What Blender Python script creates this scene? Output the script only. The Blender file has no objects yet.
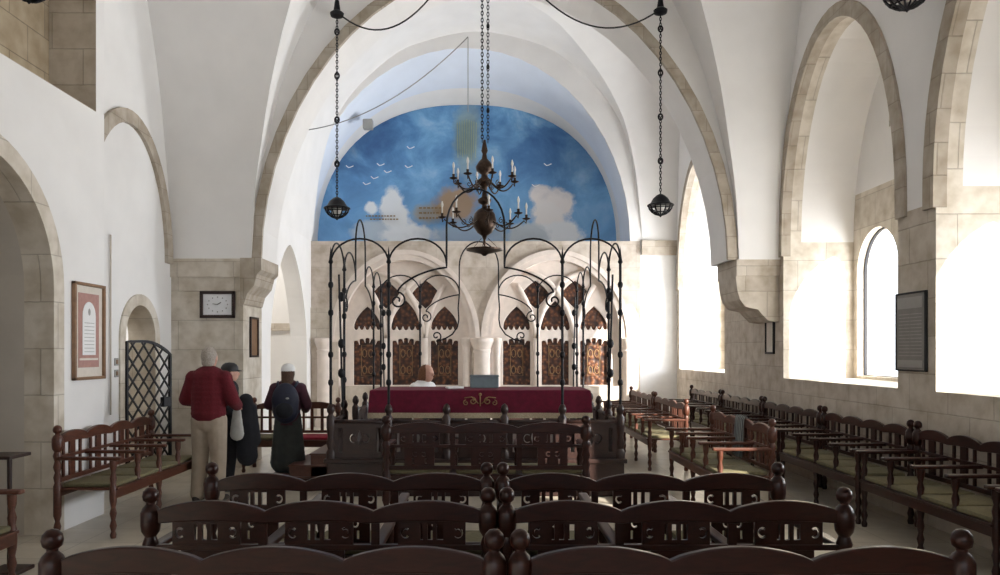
import bpy, bmesh, math, random
from mathutils import Vector, Matrix
random.seed(7)
PI = math.pi
C = bpy.context.scene.collection
SC = bpy.context.scene

# ------------------------------------------------------------ camera, world, sun, exposure
FPX, VX, VY, CAMH = 750.0, 486.0, 352.0, 1.65
cam_d = bpy.data.cameras.new('camera'); cam = bpy.data.objects.new('camera', cam_d); C.objects.link(cam)
cam.location = (0, 0, CAMH); cam.rotation_euler = (PI/2, 0, 0)
cam_d.sensor_width = 36; cam_d.lens = 36*FPX/1000
cam_d.shift_x = (500-VX)/1000; cam_d.shift_y = (VY-287.5)/1000
cam_d.clip_start = .05; cam_d.clip_end = 200
SC.camera = cam
W = bpy.data.worlds.new('world'); SC.world = W; W.use_nodes = True
bg = W.node_tree.nodes['Background']; bg.inputs[0].default_value = (.86, .93, 1, 1); bg.inputs[1].default_value = 4.6
sd = bpy.data.lights.new('sun', 'SUN'); sd.energy = 24; sd.angle = .012; sd.color = (1, .93, .82)
sun = bpy.data.objects.new('sun', sd); C.objects.link(sun)
sun.rotation_euler = Vector((-1, .95, -.52)).to_track_quat('-Z', 'Y').to_euler()
sun.location = (12, -3, 9)
SC.view_settings.view_transform = 'Standard'
try: SC.view_settings.look = 'None'
except Exception: pass
SC.view_settings.gamma = 1; SC.view_settings.use_curve_mapping = False
SC.view_settings.exposure = -.42
SC.cycles.max_bounces = 10; SC.cycles.diffuse_bounces = 7; SC.cycles.use_denoising = True
SC.cycles.sample_clamp_indirect = 6
# area lamps added outside the right-wall windows to strengthen the sky light
def daylight(y, z, sy, sz, e):
    d = bpy.data.lights.new('window_daylight', 'AREA'); d.shape = 'RECTANGLE'; d.size = sy; d.size_y = sz
    d.energy = e*1.7; d.color = (.93, .96, 1)
    o = bpy.data.objects.new('window_daylight', d); C.objects.link(o)
    o.location = (6.1, y, z-.35); o.rotation_euler = (PI/2+.5, 0, PI/2)   # tilted up to brighten the vaults, imitating glow off the sunlit courtyard
    d.spread = PI
    return o
for a in ((9.98, 2.3, 1.0, 1.9, 80), (8.2, 2.3, 1.2, 1.9, 165), (6.2, 2.3, 1.0, 1.9, 120), (4.4, 2.3, 1.1, 1.9, 180),
          (15.5, 2.6, 1.0, 2.5, 280), (14.1, 2.6, 1.1, 2.5, 400)):
    daylight(*a)

def PX(x, y, Y):            # a point of the place seen at (x, y) at depth Y
    return Vector(((x-VX)*Y/FPX, Y, CAMH+(VY-y)*Y/FPX))

# ------------------------------------------------------------ materials
def nt(name):
    m = bpy.data.materials.new(name); m.use_nodes = True
    t = m.node_tree; return m, t, t.nodes['Principled BSDF']
def N(t, typ, **kw):
    n = t.nodes.new(typ)
    for k, v in kw.items():
        if k in n.inputs: n.inputs[k].default_value = v
        else: setattr(n, k, v)
    return n
def rgba(c): return (c[0], c[1], c[2], 1)
def ramp(t, fac, stops):
    r = t.nodes.new('ShaderNodeValToRGB'); e = r.color_ramp.elements
    while len(e) < len(stops): e.new(.5)
    for k, (p, c) in enumerate(stops): e[k].position = p; e[k].color = rgba(c)
    t.links.new(fac, r.inputs[0]); return r
def simple(name, col, rough=.6, metal=0, var=.12, scale=9, bump=.1, spec=.5):
    m, t, b = nt(name)
    tc = N(t, 'ShaderNodeTexCoord'); nz = N(t, 'ShaderNodeTexNoise', Scale=scale, Detail=5)
    t.links.new(tc.outputs['Object'], nz.inputs['Vector'])
    lo = [x*(1-var) for x in col]; hi = [min(1, x*(1+var)) for x in col]
    r = ramp(t, nz.outputs['Fac'], [(.3, lo), (.7, hi)])
    t.links.new(r.outputs[0], b.inputs['Base Color'])
    b.inputs['Roughness'].default_value = rough; b.inputs['Metallic'].default_value = metal
    b.inputs['Specular IOR Level'].default_value = spec
    if bump:
        bp = N(t, 'ShaderNodeBump', Strength=bump, Distance=.01); t.links.new(nz.outputs['Fac'], bp.inputs['Height'])
        t.links.new(bp.outputs[0], b.inputs['Normal'])
    return m
def stone(name, c1, c2, mortar, bw=.62, bh=.36, rough=.9):
    m, t, b = nt(name); L = t.links
    g = N(t, 'ShaderNodeNewGeometry'); sp = N(t, 'ShaderNodeSeparateXYZ'); L.new(g.outputs['Position'], sp.inputs[0])
    sn = N(t, 'ShaderNodeSeparateXYZ'); L.new(g.outputs['True Normal'], sn.inputs[0])
    ab = N(t, 'ShaderNodeMath', operation='ABSOLUTE'); L.new(sn.outputs[0], ab.inputs[0])
    gt = N(t, 'ShaderNodeMath', operation='GREATER_THAN'); L.new(ab.outputs[0], gt.inputs[0]); gt.inputs[1].default_value = .6
    mx = N(t, 'ShaderNodeMix', data_type='FLOAT'); L.new(gt.outputs[0], mx.inputs[0]); L.new(sp.outputs[0], mx.inputs[2]); L.new(sp.outputs[1], mx.inputs[3])
    cb = N(t, 'ShaderNodeCombineXYZ'); L.new(mx.outputs[0], cb.inputs[0]); L.new(sp.outputs[2], cb.inputs[1])
    br = N(t, 'ShaderNodeTexBrick'); L.new(cb.outputs[0], br.inputs['Vector'])
    br.inputs['Color1'].default_value = rgba(c1); br.inputs['Color2'].default_value = rgba(c2); br.inputs['Mortar'].default_value = rgba(mortar)
    br.inputs['Scale'].default_value = 1; br.inputs['Mortar Size'].default_value = .007; br.inputs['Mortar Smooth'].default_value = .6
    br.inputs['Brick Width'].default_value = bw; br.inputs['Row Height'].default_value = bh
    nz = N(t, 'ShaderNodeTexNoise', Scale=5, Detail=8); L.new(g.outputs['Position'], nz.inputs['Vector'])
    r = ramp(t, nz.outputs['Fac'], [(.3, (.72, .68, .62)), (.62, (1, 1, 1))])
    mc = N(t, 'ShaderNodeMix', data_type='RGBA', blend_type='MULTIPLY'); mc.inputs[0].default_value = 1
    L.new(br.outputs['Color'], mc.inputs[6]); L.new(r.outputs[0], mc.inputs[7]); L.new(mc.outputs[2], b.inputs['Base Color'])
    ad = N(t, 'ShaderNodeMath', operation='SUBTRACT'); L.new(nz.outputs['Fac'], ad.inputs[0]); L.new(br.outputs['Fac'], ad.inputs[1])
    bp = N(t, 'ShaderNodeBump', Strength=.5, Distance=.02); L.new(ad.outputs[0], bp.inputs['Height']); L.new(bp.outputs[0], b.inputs['Normal'])
    b.inputs['Roughness'].default_value = rough
    return m
M = {}
M['plaster'] = simple('plaster', (.80, .79, .78), .9, 0, .03, 2.2, .06, .2)
M['plaster_shaded'] = simple('shaded beige plaster', (.52, .48, .43), .9, 0, .06, 3, .1, .2)  # darker than the hall plaster: shade of the deep passage put into its colour
M['plaster_blue'] = simple('cool plaster', (.72, .78, .88), .9, 0, .03, 2, .05, .2)
M['stone'] = stone('jerusalem stone', (.60, .545, .47), (.54, .485, .415), (.44, .395, .33))
M['stone_big'] = stone('pale ashlar', (.69, .64, .56), (.63, .58, .505), (.50, .455, .39), .8, .42)
M['stone_rib'] = stone('arch stone', (.50, .445, .375), (.43, .38, .315), (.36, .315, .26), .3, .3)
M['stone_dark'] = stone('gallery stone', (.44, .36, .25), (.35, .285, .2), (.26, .21, .15), .55, .34)
M['ark_stone'] = stone('ark facade stone', (.62, .555, .49), (.57, .505, .44), (.5, .44, .38), 1.1, .5, .8)
M['trace'] = simple('carved pale stone', (.70, .62, .56), .75, 0, .08, 6, .2)
def floor_mat():
    m, t, b = nt('stone floor tiles'); L = t.links
    g = N(t, 'ShaderNodeNewGeometry')
    br = N(t, 'ShaderNodeTexBrick'); L.new(g.outputs['Position'], br.inputs['Vector'])
    br.offset = 0; br.inputs['Scale'].default_value = 1; br.inputs['Brick Width'].default_value = .5; br.inputs['Row Height'].default_value = .5
    br.inputs['Mortar Size'].default_value = .004
    br.inputs['Color1'].default_value = (.64, .585, .49, 1); br.inputs['Color2'].default_value = (.57, .525, .44, 1); br.inputs['Mortar'].default_value = (.34, .3, .25, 1)
    nz = N(t, 'ShaderNodeTexNoise', Scale=3.5, Detail=7); L.new(g.outputs['Position'], nz.inputs['Vector'])
    r = ramp(t, nz.outputs['Fac'], [(.3, (.78, .76, .72)), (.65, (1, 1, 1))])
    mc = N(t, 'ShaderNodeMix', data_type='RGBA', blend_type='MULTIPLY'); mc.inputs[0].default_value = 1
    L.new(br.outputs['Color'], mc.inputs[6]); L.new(r.outputs[0], mc.inputs[7]); L.new(mc.outputs[2], b.inputs['Base Color'])
    b.inputs['Roughness'].default_value = .28
    return m
M['floor'] = floor_mat()
def wood_mat(name, c1, c2, rough=.3, spec=.45):
    m, t, b = nt(name); L = t.links
    tc = N(t, 'ShaderNodeTexCoord'); mp = N(t, 'ShaderNodeMapping'); L.new(tc.outputs['Object'], mp.inputs[0]); mp.inputs['Scale'].default_value = (3, 14, 14)
    nz = N(t, 'ShaderNodeTexNoise', Scale=2.2, Detail=8, Distortion=1.4); L.new(mp.outputs[0], nz.inputs['Vector'])
    r = ramp(t, nz.outputs['Fac'], [(.3, c1), (.7, c2)]); L.new(r.outputs[0], b.inputs['Base Color'])
    b.inputs['Roughness'].default_value = rough; b.inputs['Specular IOR Level'].default_value = spec
    bp = N(t, 'ShaderNodeBump', Strength=.12, Distance=.004); L.new(nz.outputs['Fac'], bp.inputs['Height']); L.new(bp.outputs[0], b.inputs['Normal'])
    return m
M['wood'] = wood_mat('dark bench wood', (.014, .0036, .0026), (.034, .0085, .005), .30, .3)
M['wood_mid'] = wood_mat('reddish brown bench wood', (.06, .019, .011), (.105, .034, .018), .38)
M['wood_dark'] = wood_mat('nearly black wood', (.016, .007, .006), (.035, .014, .010), .4)
M['cushion'] = simple('olive seat fabric', (.16, .14, .075), .9, 0, .15, 40, .3)
M['cushion_red'] = simple('red seat fabric', (.30, .02, .04), .9, 0, .15, 40, .3)
M['iron'] = simple('black wrought iron', (.012, .012, .015), .5, .6, .2, 20, .2)
M['bronze'] = simple('aged dark bronze', (.055, .035, .025), .38, .8, .3, 25, .2)
M['ivory'] = simple('ivory candle sleeve', (.75, .74, .70), .5, 0, .04, 9, 0)
M['gold'] = simple('gold thread', (.27, .165, .07), .55, .2, .2, 60, .2)
M['velvet'] = simple('burgundy velvet', (.12, .004, .022), .95, 0, .2, 14, .3)
M['fringe'] = simple('pale gold fringe', (.42, .35, .24), .9, 0, .2, 70, .4)
M['ray_paint'] = simple('pale green gold paint', (.36, .44, .34), .8, 0, .1, 9, 0)
M['white'] = simple('white board', (.80, .80, .80), .6, 0, .03, 9, 0)
M['dial'] = simple('clock face white', (.78, .79, .82), .5, 0, .03, 9, 0)
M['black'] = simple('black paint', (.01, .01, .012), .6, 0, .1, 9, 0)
M['grey'] = simple('grey plastic', (.30, .30, .29), .6, 0, .05, 9, 0)
M['greyblue'] = simple('grey blue cloth', (.17, .22, .25), .8, 0, .1, 15, .1)
M['plaque'] = simple('dull grey plaque', (.19, .18, .17), .4, .2, .08, 10, 0)
M['plaque_hi'] = simple('pale engraved line', (.30, .29, .27), .5, 0, .05, 10, 0)
M['mat_pink'] = simple('dusty pink print', (.40, .215, .185), .6, 0, .1, 30, 0)
M['mat_cream'] = simple('cream mount', (.66, .61, .54), .7, 0, .05, 20, 0)
M['frame_gold'] = simple('brown gilt frame', (.23, .13, .07), .4, .2, .15, 20, .1)
M['conduit'] = simple('beige conduit', (.60, .54, .47), .7, 0, .05, 5, 0)
M['skin'] = simple('skin', (.56, .32, .24), .55, 0, .05, 30, 0)
M['hair_grey'] = simple('short grey hair', (.36, .32, .28), .9, 0, .25, 80, .5)
M['hair_brown'] = simple('brown hair', (.07, .035, .02), .8, 0, .3, 60, .5)
M['hair_red'] = simple('auburn hair', (.17, .075, .035), .8, 0, .3, 60, .5)
M['sweater'] = simple('dark red wool', (.10, .004, .010), .95, 0, .15, 50, .4)
M['khaki'] = simple('khaki cotton', (.33, .27, .21), .9, 0, .1, 12, .3)
M['black_cloth'] = simple('black cloth', (.012, .013, .018), .9, 0, .2, 14, .3)
M['navy'] = simple('navy nylon', (.006, .009, .028), .6, 0, .2, 14, .3)
M['maroon'] = simple('dark maroon coat', (.05, .012, .022), .9, 0, .2, 14, .3)
M['skirt'] = simple('charcoal green skirt', (.035, .04, .038), .9, 0, .2, 14, .3)
M['cap_white'] = simple('white cotton cap', (.80, .80, .80), .8, 0, .03, 14, .1)
M['bag'] = simple('pale grey bag', (.42, .42, .40), .8, 0, .1, 14, .2)
M['shoe'] = simple('dark shoe leather', (.03, .022, .018), .5, 0, .1, 14, .1)
M['shoe_grey'] = simple('grey shoe', (.30, .30, .30), .6, 0, .1, 14, .1)
def carved_mat():
    m, t, b = nt('carved gilded wood'); L = t.links
    tc = N(t, 'ShaderNodeTexCoord')
    v = N(t, 'ShaderNodeTexVoronoi', Scale=13, feature='SMOOTH_F1'); L.new(tc.outputs['Object'], v.inputs['Vector'])
    r = ramp(t, v.outputs['Distance'], [(.16, (.19, .075, .03)), (.34, (.085, .03, .015)), (.62, (.022, .009, .007))])
    L.new(r.outputs[0], b.inputs['Base Color']); b.inputs['Roughness'].default_value = .45
    bp = N(t, 'ShaderNodeBump', Strength=.9, Distance=.02, invert=True); L.new(v.outputs['Distance'], bp.inputs['Height']); L.new(bp.outputs[0], b.inputs['Normal'])
    return m
M['carved'] = carved_mat()
def tallit_mat():
    m, t, b = nt('striped grey cloth'); L = t.links
    tc = N(t, 'ShaderNodeTexCoord'); w = N(t, 'ShaderNodeTexWave', Scale=9, bands_direction='X'); L.new(tc.outputs['Object'], w.inputs['Vector'])
    r = ramp(t, w.outputs['Fac'], [(.35, (.06, .07, .075)), (.65, (.26, .28, .28))]); L.new(r.outputs[0], b.inputs['Base Color']); b.inputs['Roughness'].default_value = .9
    return m
M['striped'] = tallit_mat()
def glass_mat():
    m, t, b = nt('clear window glass'); L = t.links
    t.nodes.remove(b); out = t.nodes['Material Output']
    tr = N(t, 'ShaderNodeBsdfTransparent'); gl = N(t, 'ShaderNodeBsdfGlossy', Roughness=.05); mx = N(t, 'ShaderNodeMixShader'); mx.inputs[0].default_value = .06
    L.new(tr.outputs[0], mx.inputs[1]); L.new(gl.outputs[0], mx.inputs[2]); L.new(mx.outputs[0], out.inputs[0])
    return m
M['glass'] = glass_mat()
def mural_mat(cx, hw, z0, zh):
    m, t, b = nt('painted sky mural'); L = t.links
    g = N(t, 'ShaderNodeTexCoord'); sp = N(t, 'ShaderNodeSeparateXYZ'); L.new(g.outputs['Object'], sp.inputs[0])
    nz = N(t, 'ShaderNodeTexNoise', Scale=1.05, Detail=9, Roughness=.62, Distortion=.5); L.new(g.outputs['Object'], nz.inputs['Vector'])
    base = ramp(t, nz.outputs['Fac'], [(.30, (.045, .13, .30)), (.46, (.09, .24, .48)), (.58, (.17, .38, .64)), (.72, (.36, .56, .74))])
    # lighter towards the bottom of the painting
    mr = N(t, 'ShaderNodeMapRange'); L.new(sp.outputs[2], mr.inputs[0]); mr.inputs[1].default_value = z0; mr.inputs[2].default_value = z0+2.6; mr.inputs[3].default_value = .7; mr.inputs[4].default_value = 0
    m1 = N(t, 'ShaderNodeMix', data_type='RGBA'); L.new(mr.outputs[0], m1.inputs[0]); L.new(base.outputs[0], m1.inputs[6]); m1.inputs[7].default_value = (.22, .46, .78, 1)
    cur = m1.outputs[2]
    n2 = N(t, 'ShaderNodeTexNoise', Scale=3.2, Detail=7, Roughness=.6); L.new(g.outputs['Object'], n2.inputs['Vector'])
    def blob(cur, px, py, rx, rz, col, soft=.35, amt=1, nf=1.3):
        q = PX(px, py, 18.15)
        cmb = N(t, 'ShaderNodeVectorMath', operation='SUBTRACT'); L.new(g.outputs['Object'], cmb.inputs[0]); cmb.inputs[1].default_value = (q.x, q.y, q.z)
        sc = N(t, 'ShaderNodeVectorMath', operation='MULTIPLY'); L.new(cmb.outputs[0], sc.inputs[0]); sc.inputs[1].default_value = (1/rx, 0, 1/rz)
        ln = N(t, 'ShaderNodeVectorMath', operation='LENGTH'); L.new(sc.outputs[0], ln.inputs[0])
        ns = N(t, 'ShaderNodeMath', operation='MULTIPLY_ADD'); L.new(n2.outputs['Fac'], ns.inputs[0]); ns.inputs[1].default_value = nf; L.new(ln.outputs['Value'], ns.inputs[2])
        mp = N(t, 'ShaderNodeMapRange'); L.new(ns.outputs[0], mp.inputs[0]); mp.inputs[1].default_value = 1+nf*.5-soft/2; mp.inputs[2].default_value = 1+nf*.5+soft/2
        mp.inputs[3].default_value = amt; mp.inputs[4].default_value = 0
        mm = N(t, 'ShaderNodeMix', data_type='RGBA'); L.new(mp.outputs[0], mm.inputs[0]); L.new(cur, mm.inputs[6]); mm.inputs[7].default_value = rgba(col)
        return mm.outputs[2]
    cl = (.80, .84, .88)
    for a in ((392, 205, .26, .42, cl), (395, 222, .34, .5, cl), (372, 232, .5, .26, (.5, .6, .7)), (408, 236, .6, .3, cl), (371, 208, .15, .15, cl),
              (541, 196, .28, .28, (.84, .80, .79)), (556, 203, .42, .34, (.84, .80, .79)), (549, 218, .4, .42, (.84, .82, .82)), (558, 234, .62, .3, cl), (528, 236, .5, .3, (.55, .62, .68)),
              (468, 140, .3, .9, (.34, .42, .36), .7, .6), (470, 236, 1.2, .25, (.45, .5, .55), .8, .6)):
        cur = blob(cur, *a)
    cur = blob(cur, 428, 214, .36, .24, (.45, .38, .26), .6, .7); cur = blob(cur, 456, 204, .5, .42, (.40, .25, .11), .5, .85, 1.2)
    cur = blob(cur, 340, 135, 1.2, .8, (.02, .05, .16), .9, .5); cur = blob(cur, 560, 150, 1.4, .8, (.03, .09, .24), 1.0, .45)
    L.new(cur, b.inputs['Base Color']); b.inputs['Roughness'].default_value = .85
    return m

# ------------------------------------------------------------ mesh helpers
class MB:
    def __init__(s): s.v = []; s.f = []; s.m = []
    def add(s, vs, fs, mi=0):
        o = len(s.v); s.v += [tuple(v) for v in vs]; s.f += [tuple(i+o for i in f) for f in fs]; s.m += [mi]*len(fs); return s
    def box(s, x0, x1, y0, y1, z0, z1, mi=0):
        vs = [(x, y, z) for z in (z0, z1) for y in (y0, y1) for x in (x0, x1)]
        return s.add(vs, [(0, 2, 3, 1), (4, 5, 7, 6), (0, 1, 5, 4), (2, 6, 7, 3), (0, 4, 6, 2), (1, 3, 7, 5)], mi)
    def bbox(s, x0, x1, y0, y1, z0, z1, b=.006):   # box with chamfered edges
        bm = bmesh.new(); bmesh.ops.create_cube(bm, size=1)
        for v in bm.verts: v.co = Vector(((x0+x1)/2+v.co.x*(x1-x0), (y0+y1)/2+v.co.y*(y1-y0), (z0+z1)/2+v.co.z*(z1-z0)))
        bmesh.ops.bevel(bm, geom=bm.edges[:]+bm.verts[:], offset=min(b, .45*min(x1-x0, y1-y0, z1-z0)), segments=2, affect='EDGES', profile=.5)
        bm.verts.index_update(); s.add([v.co for v in bm.verts], [[v.index for v in f.verts] for f in bm.faces]); bm.free(); return s
    def tube(s, pts, r, seg=8, closed=False, mi=0, square=False):
        pts = [Vector(p) for p in pts]; n = len(pts); vs = []; up = None
        for i, p in enumerate(pts):
            if closed: d = pts[(i+1) % n]-pts[i-1]
            else: d = (pts[min(i+1, n-1)]-pts[max(i-1, 0)])
            d = d.normalized() if d.length > 1e-9 else Vector((0, 0, 1))
            if up is None:
                up = Vector((0, 0, 1)) if abs(d.z) < .9 else Vector((0, 1, 0))
            a = d.cross(up); a = a.normalized() if a.length > 1e-6 else d.orthogonal().normalized()
            b = a.cross(d).normalized(); up = b
            rr = r[i] if isinstance(r, (list, tuple)) else r
            for k in range(seg):
                t = 2*PI*k/seg + (PI/4 if seg == 4 else 0); vs.append(p+a*math.cos(t)*rr+b*math.sin(t)*rr)
        fs = []
        for i in range(n if closed else n-1):
            j = (i+1) % n
            for k in range(seg): fs.append((i*seg+k, i*seg+(k+1) % seg, j*seg+(k+1) % seg, j*seg+k))
        if not closed: fs += [tuple(range(seg))[::-1], tuple((n-1)*seg+k for k in range(seg))]
        return s.add(vs, fs, mi)
    def lathe(s, prof, c=(0, 0, 0), seg=16, mi=0, sx=1, sy=1):
        vs = []; n = len(prof)
        for r, z in prof:
            for k in range(seg): t = 2*PI*k/seg; vs.append((c[0]+r*sx*math.cos(t), c[1]+r*sy*math.sin(t), c[2]+z))
        fs = [(i*seg+k, i*seg+(k+1) % seg, (i+1)*seg+(k+1) % seg, (i+1)*seg+k) for i in range(n-1) for k in range(seg)]
        fs += [tuple(range(seg))[::-1], tuple((n-1)*seg+k for k in range(seg))]
        return s.add(vs, fs, mi)
    def ball(s, c, r, seg=14, rings=9):
        if not isinstance(r, (tuple, list)): r = (r, r, r)
        vs = [(c[0], c[1], c[2]-r[2])]
        for i in range(1, rings):
            a = -PI/2+PI*i/rings
            for k in range(seg): t = 2*PI*k/seg; vs.append((c[0]+r[0]*math.cos(a)*math.cos(t), c[1]+r[1]*math.cos(a)*math.sin(t), c[2]+r[2]*math.sin(a)))
        vs.append((c[0], c[1], c[2]+r[2])); fs = []
        for k in range(seg): fs.append((0, 1+(k+1) % seg, 1+k)); 
        for i in range(rings-2):
            for k in range(seg): a = 1+i*seg; fs.append((a+k, a+(k+1) % seg, a+seg+(k+1) % seg, a+seg+k))
        a = 1+(rings-2)*seg; e = len(vs)-1
        for k in range(seg): fs.append((a+k, a+(k+1) % seg, e))
        return s.add(vs, fs)
    def limb(s, p0, p1, r0, r1, sx=1, sy=1):
        p0 = Vector(p0); p1 = Vector(p1); d = (p1-p0).length; n = max(2, int(d/(min(r0, r1)*.45))+1)
        for i in range(n+1):
            t = i/n; r = r0+(r1-r0)*t; s.ball(p0.lerp(p1, t), (r*sx, r*sy, r), 12, 8)
        return s
    def prism(s, poly, y0, y1, mi=0):      # polygon in (x, z) extruded along y
        n = len(poly); vs = [(x, y0, z) for x, z in poly]+[(x, y1, z) for x, z in poly]
        return s.add(vs, [tuple(range(n)), tuple(range(2*n-1, n-1, -1))]+[(i, (i+1) % n, n+(i+1) % n, n+i)[::-1] for i in range(n)], mi)
    def strip(s, a, b, mi=0):              # ruled surface between two polylines
        n = len(a); return s.add(list(a)+list(b), [(i, i+1, n+i+1, n+i) for i in range(n-1)], mi)
    def mesh(s, name, mats, smooth=False):
        me = bpy.data.meshes.new(name); me.from_pydata(s.v, [], s.f)
        for m in (mats if isinstance(mats, list) else [mats]): me.materials.append(m)
        me.polygons.foreach_set('material_index', s.m)
        me.validate(); me.update()
        bm = bmesh.new(); bm.from_mesh(me); bmesh.ops.recalc_face_normals(bm, faces=bm.faces[:]); bm.to_mesh(me); bm.free()
        if smooth: me.polygons.foreach_set('use_smooth', [True]*len(me.polygons))
        if smooth == 'auto':
            try: me.set_sharp_from_angle(angle=math.radians(38))
            except Exception: pass
        return me
    def build(s, name, mats, parent=None, smooth=False, loc=None):
        o = bpy.data.objects.new(name, s.mesh(name, mats, smooth)); C.objects.link(o)
        if parent: o.parent = parent
        if loc is not None: o.location = loc
        return o
def link_mesh(name, me, mat, parent=None, smooth=False, loc=None):
    me.materials.clear(); me.materials.append(mat)
    me.polygons.foreach_set('use_smooth', [bool(smooth)]*len(me.polygons))
    o = bpy.data.objects.new(name, me); C.objects.link(o)
    if parent: o.parent = parent
    if loc is not None: o.location = loc
    return o
def plate_mesh(outer, holes, th, bevel=0):   # (x, z) outline with holes, thickness th along y
    cu = bpy.data.curves.new('plate', 'CURVE'); cu.dimensions = '2D'; cu.fill_mode = 'BOTH'; cu.extrude = th/2-bevel; cu.bevel_depth = bevel; cu.bevel_resolution = 1
    for poly in [outer]+list(holes):
        sp = cu.splines.new('POLY'); sp.points.add(len(poly)-1); sp.use_cyclic_u = True
        for i, (x, z) in enumerate(poly): sp.points[i].co = (x, z, 0, 1)
    o = bpy.data.objects.new('plate', cu); C.objects.link(o); bpy.context.view_layer.update()
    me = bpy.data.meshes.new_from_object(o.evaluated_get(bpy.context.evaluated_depsgraph_get()))
    bpy.data.objects.remove(o); bpy.data.curves.remove(cu)
    me.transform(Matrix.Rotation(PI/2, 4, 'X')); return me
def remesh(mb, voxel, smooth_it=4):
    me = mb.mesh('tmp', M['black']); o = bpy.data.objects.new('tmp', me); C.objects.link(o)
    r = o.modifiers.new('r', 'REMESH'); r.mode = 'VOXEL'; r.voxel_size = voxel
    if smooth_it: q = o.modifiers.new('s', 'SMOOTH'); q.iterations = smooth_it; q.factor = .5
    bpy.context.view_layer.update()
    out = bpy.data.meshes.new_from_object(o.evaluated_get(bpy.context.evaluated_depsgraph_get()))
    bpy.data.objects.remove(o); return out
def thing(name, label, cat, loc=(0, 0, 0), rz=0, group=None):
    o = bpy.data.objects.new(name, None); C.objects.link(o); o.location = loc; o.rotation_euler = (0, 0, rz); o.empty_display_size = .2
    o['label'] = label; o['category'] = cat
    if group: o['group'] = group
    return o
def tag(o, label, cat, group=None):
    o['label'] = label; o['category'] = cat
    if group: o['group'] = group
    return o
def struct(o): o['kind'] = 'structure'; return o
def copy_tree(o, parent=None):
    c = o.copy(); C.objects.link(c)
    if parent: c.parent = parent
    for ch in list(o.children): copy_tree(ch, c)
    return c
def place(src, loc, rz, label, group=None):
    c = copy_tree(src); c.location = loc; c.rotation_euler = (0, 0, rz); c['label'] = label
    if group: c['group'] = group
    return c

# ------------------------------------------------------------ room dimensions (metres)
XL, XL2, XR = -3.9, -4.5, 4.2
YP0, YP1 = 10.7, 11.6            # the transverse arch
YE, YM = 16.5, 18.15             # ark facade, mural
H = 9.3
def lerp_tab(tab, t):
    for (a, x), (b, y) in zip(tab, tab[1:]):
        if t <= b:
            k = (t-a)/(b-a); return x+(y-x)*k
    return tab[-1][1]
def smooth_tab(tab):
    xs = [a for a, _ in tab]; ys = [b for _, b in tab]; n = len(xs)
    d = [(ys[i+1]-ys[i])/(xs[i+1]-xs[i]) for i in range(n-1)]
    m = [d[0]]+[2*d[i-1]*d[i]/(d[i-1]+d[i]) for i in range(1, n-1)]+[0]
    def f(t):
        t = max(0, min(1, t))
        for i in range(n-1):
            if t <= xs[i+1]:
                h = xs[i+1]-xs[i]; u = (t-xs[i])/h
                return ((2*u**3-3*u*u+1)*ys[i]+(u**3-2*u*u+u)*h*m[i]+(-2*u**3+3*u*u)*ys[i+1]+(u**3-u*u)*h*m[i+1])
        return ys[-1]
    return f
g_near = smooth_tab([(0, 2.97), (.016, 3.8), (.0625, 4.65), (.107, 5.3), (.215, 6.3), (.345, 7.05), (.6, 7.8), (1, 8.2)])
g_far = smooth_tab([(0, 4.09), (.05, 5.6), (.142, 6.75), (.355, 7.75), (.61, 8.4), (1, 8.7)])
TS = [0, .004, .01, .016, .028, .045, .0625, .085, .107, .135, .17, .215, .26, .3, .345, .4, .46, .53, .6, .68, .76, .84, .92, 1]
def vault(g, x0, x1, y0, y1, wl, wr, name, left=True):
    """groin vault over piers x0..x1, y0..y1; side cells run out to the walls wl, wr"""
    hx, hy = (x1-x0)/2, (y1-y0)/2
    full = [(t, 0) for t in TS]+[(t, 1) for t in TS[-2::-1]]
    mb = MB()
    for side in ((0, 1) if left else (1,)):
        a, b = [], []
        for t, far in full:
            y = y1-t*hy if far else y0+t*hy; z = g(t)
            a.append((wl if side == 0 else wr, y, z)); b.append((x0+t*hx if side == 0 else x1-t*hx, y, z))
        mb.strip(a, b)
    for side in (0, 1):
        a, b = [], []
        for t, far in full:
            x = x1-t*hx if far else x0+t*hx; z = g(t)
            a.append((x, y0 if side == 0 else y1+.045, z)); tt = t if left or far else 1; b.append((x, y0+tt*hy if side == 0 else y1-tt*hy, z))
        mb.strip(a, b)
    return struct(mb.build(name, M['plaster'], smooth=True))
vault(g_near, -3.35, 3.61, 3.9, YP0, XL2-.03, XR+.03, 'ceiling')
vault(g_near, -3.35, 3.61, -4.0, 3.9, XL2-.03, XR+.03, 'ceiling')
vault(g_far, -3.85, 3.45, YP1-.02, YE, -3.9, XR+.03, 'ceiling', False)

# ------------------------------------------------------------ floor
fl = MB(); fl.box(-9, 8, -5, 19, -.2, 0); struct(fl.build('floor', M['floor']))
ap = MB(); ap.box(6.5, 60, -50, 60, -.5, -.05)
o = ap.build('courtyard', M['stone_big']); struct(o); o.name = 'floor_outside'

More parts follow.
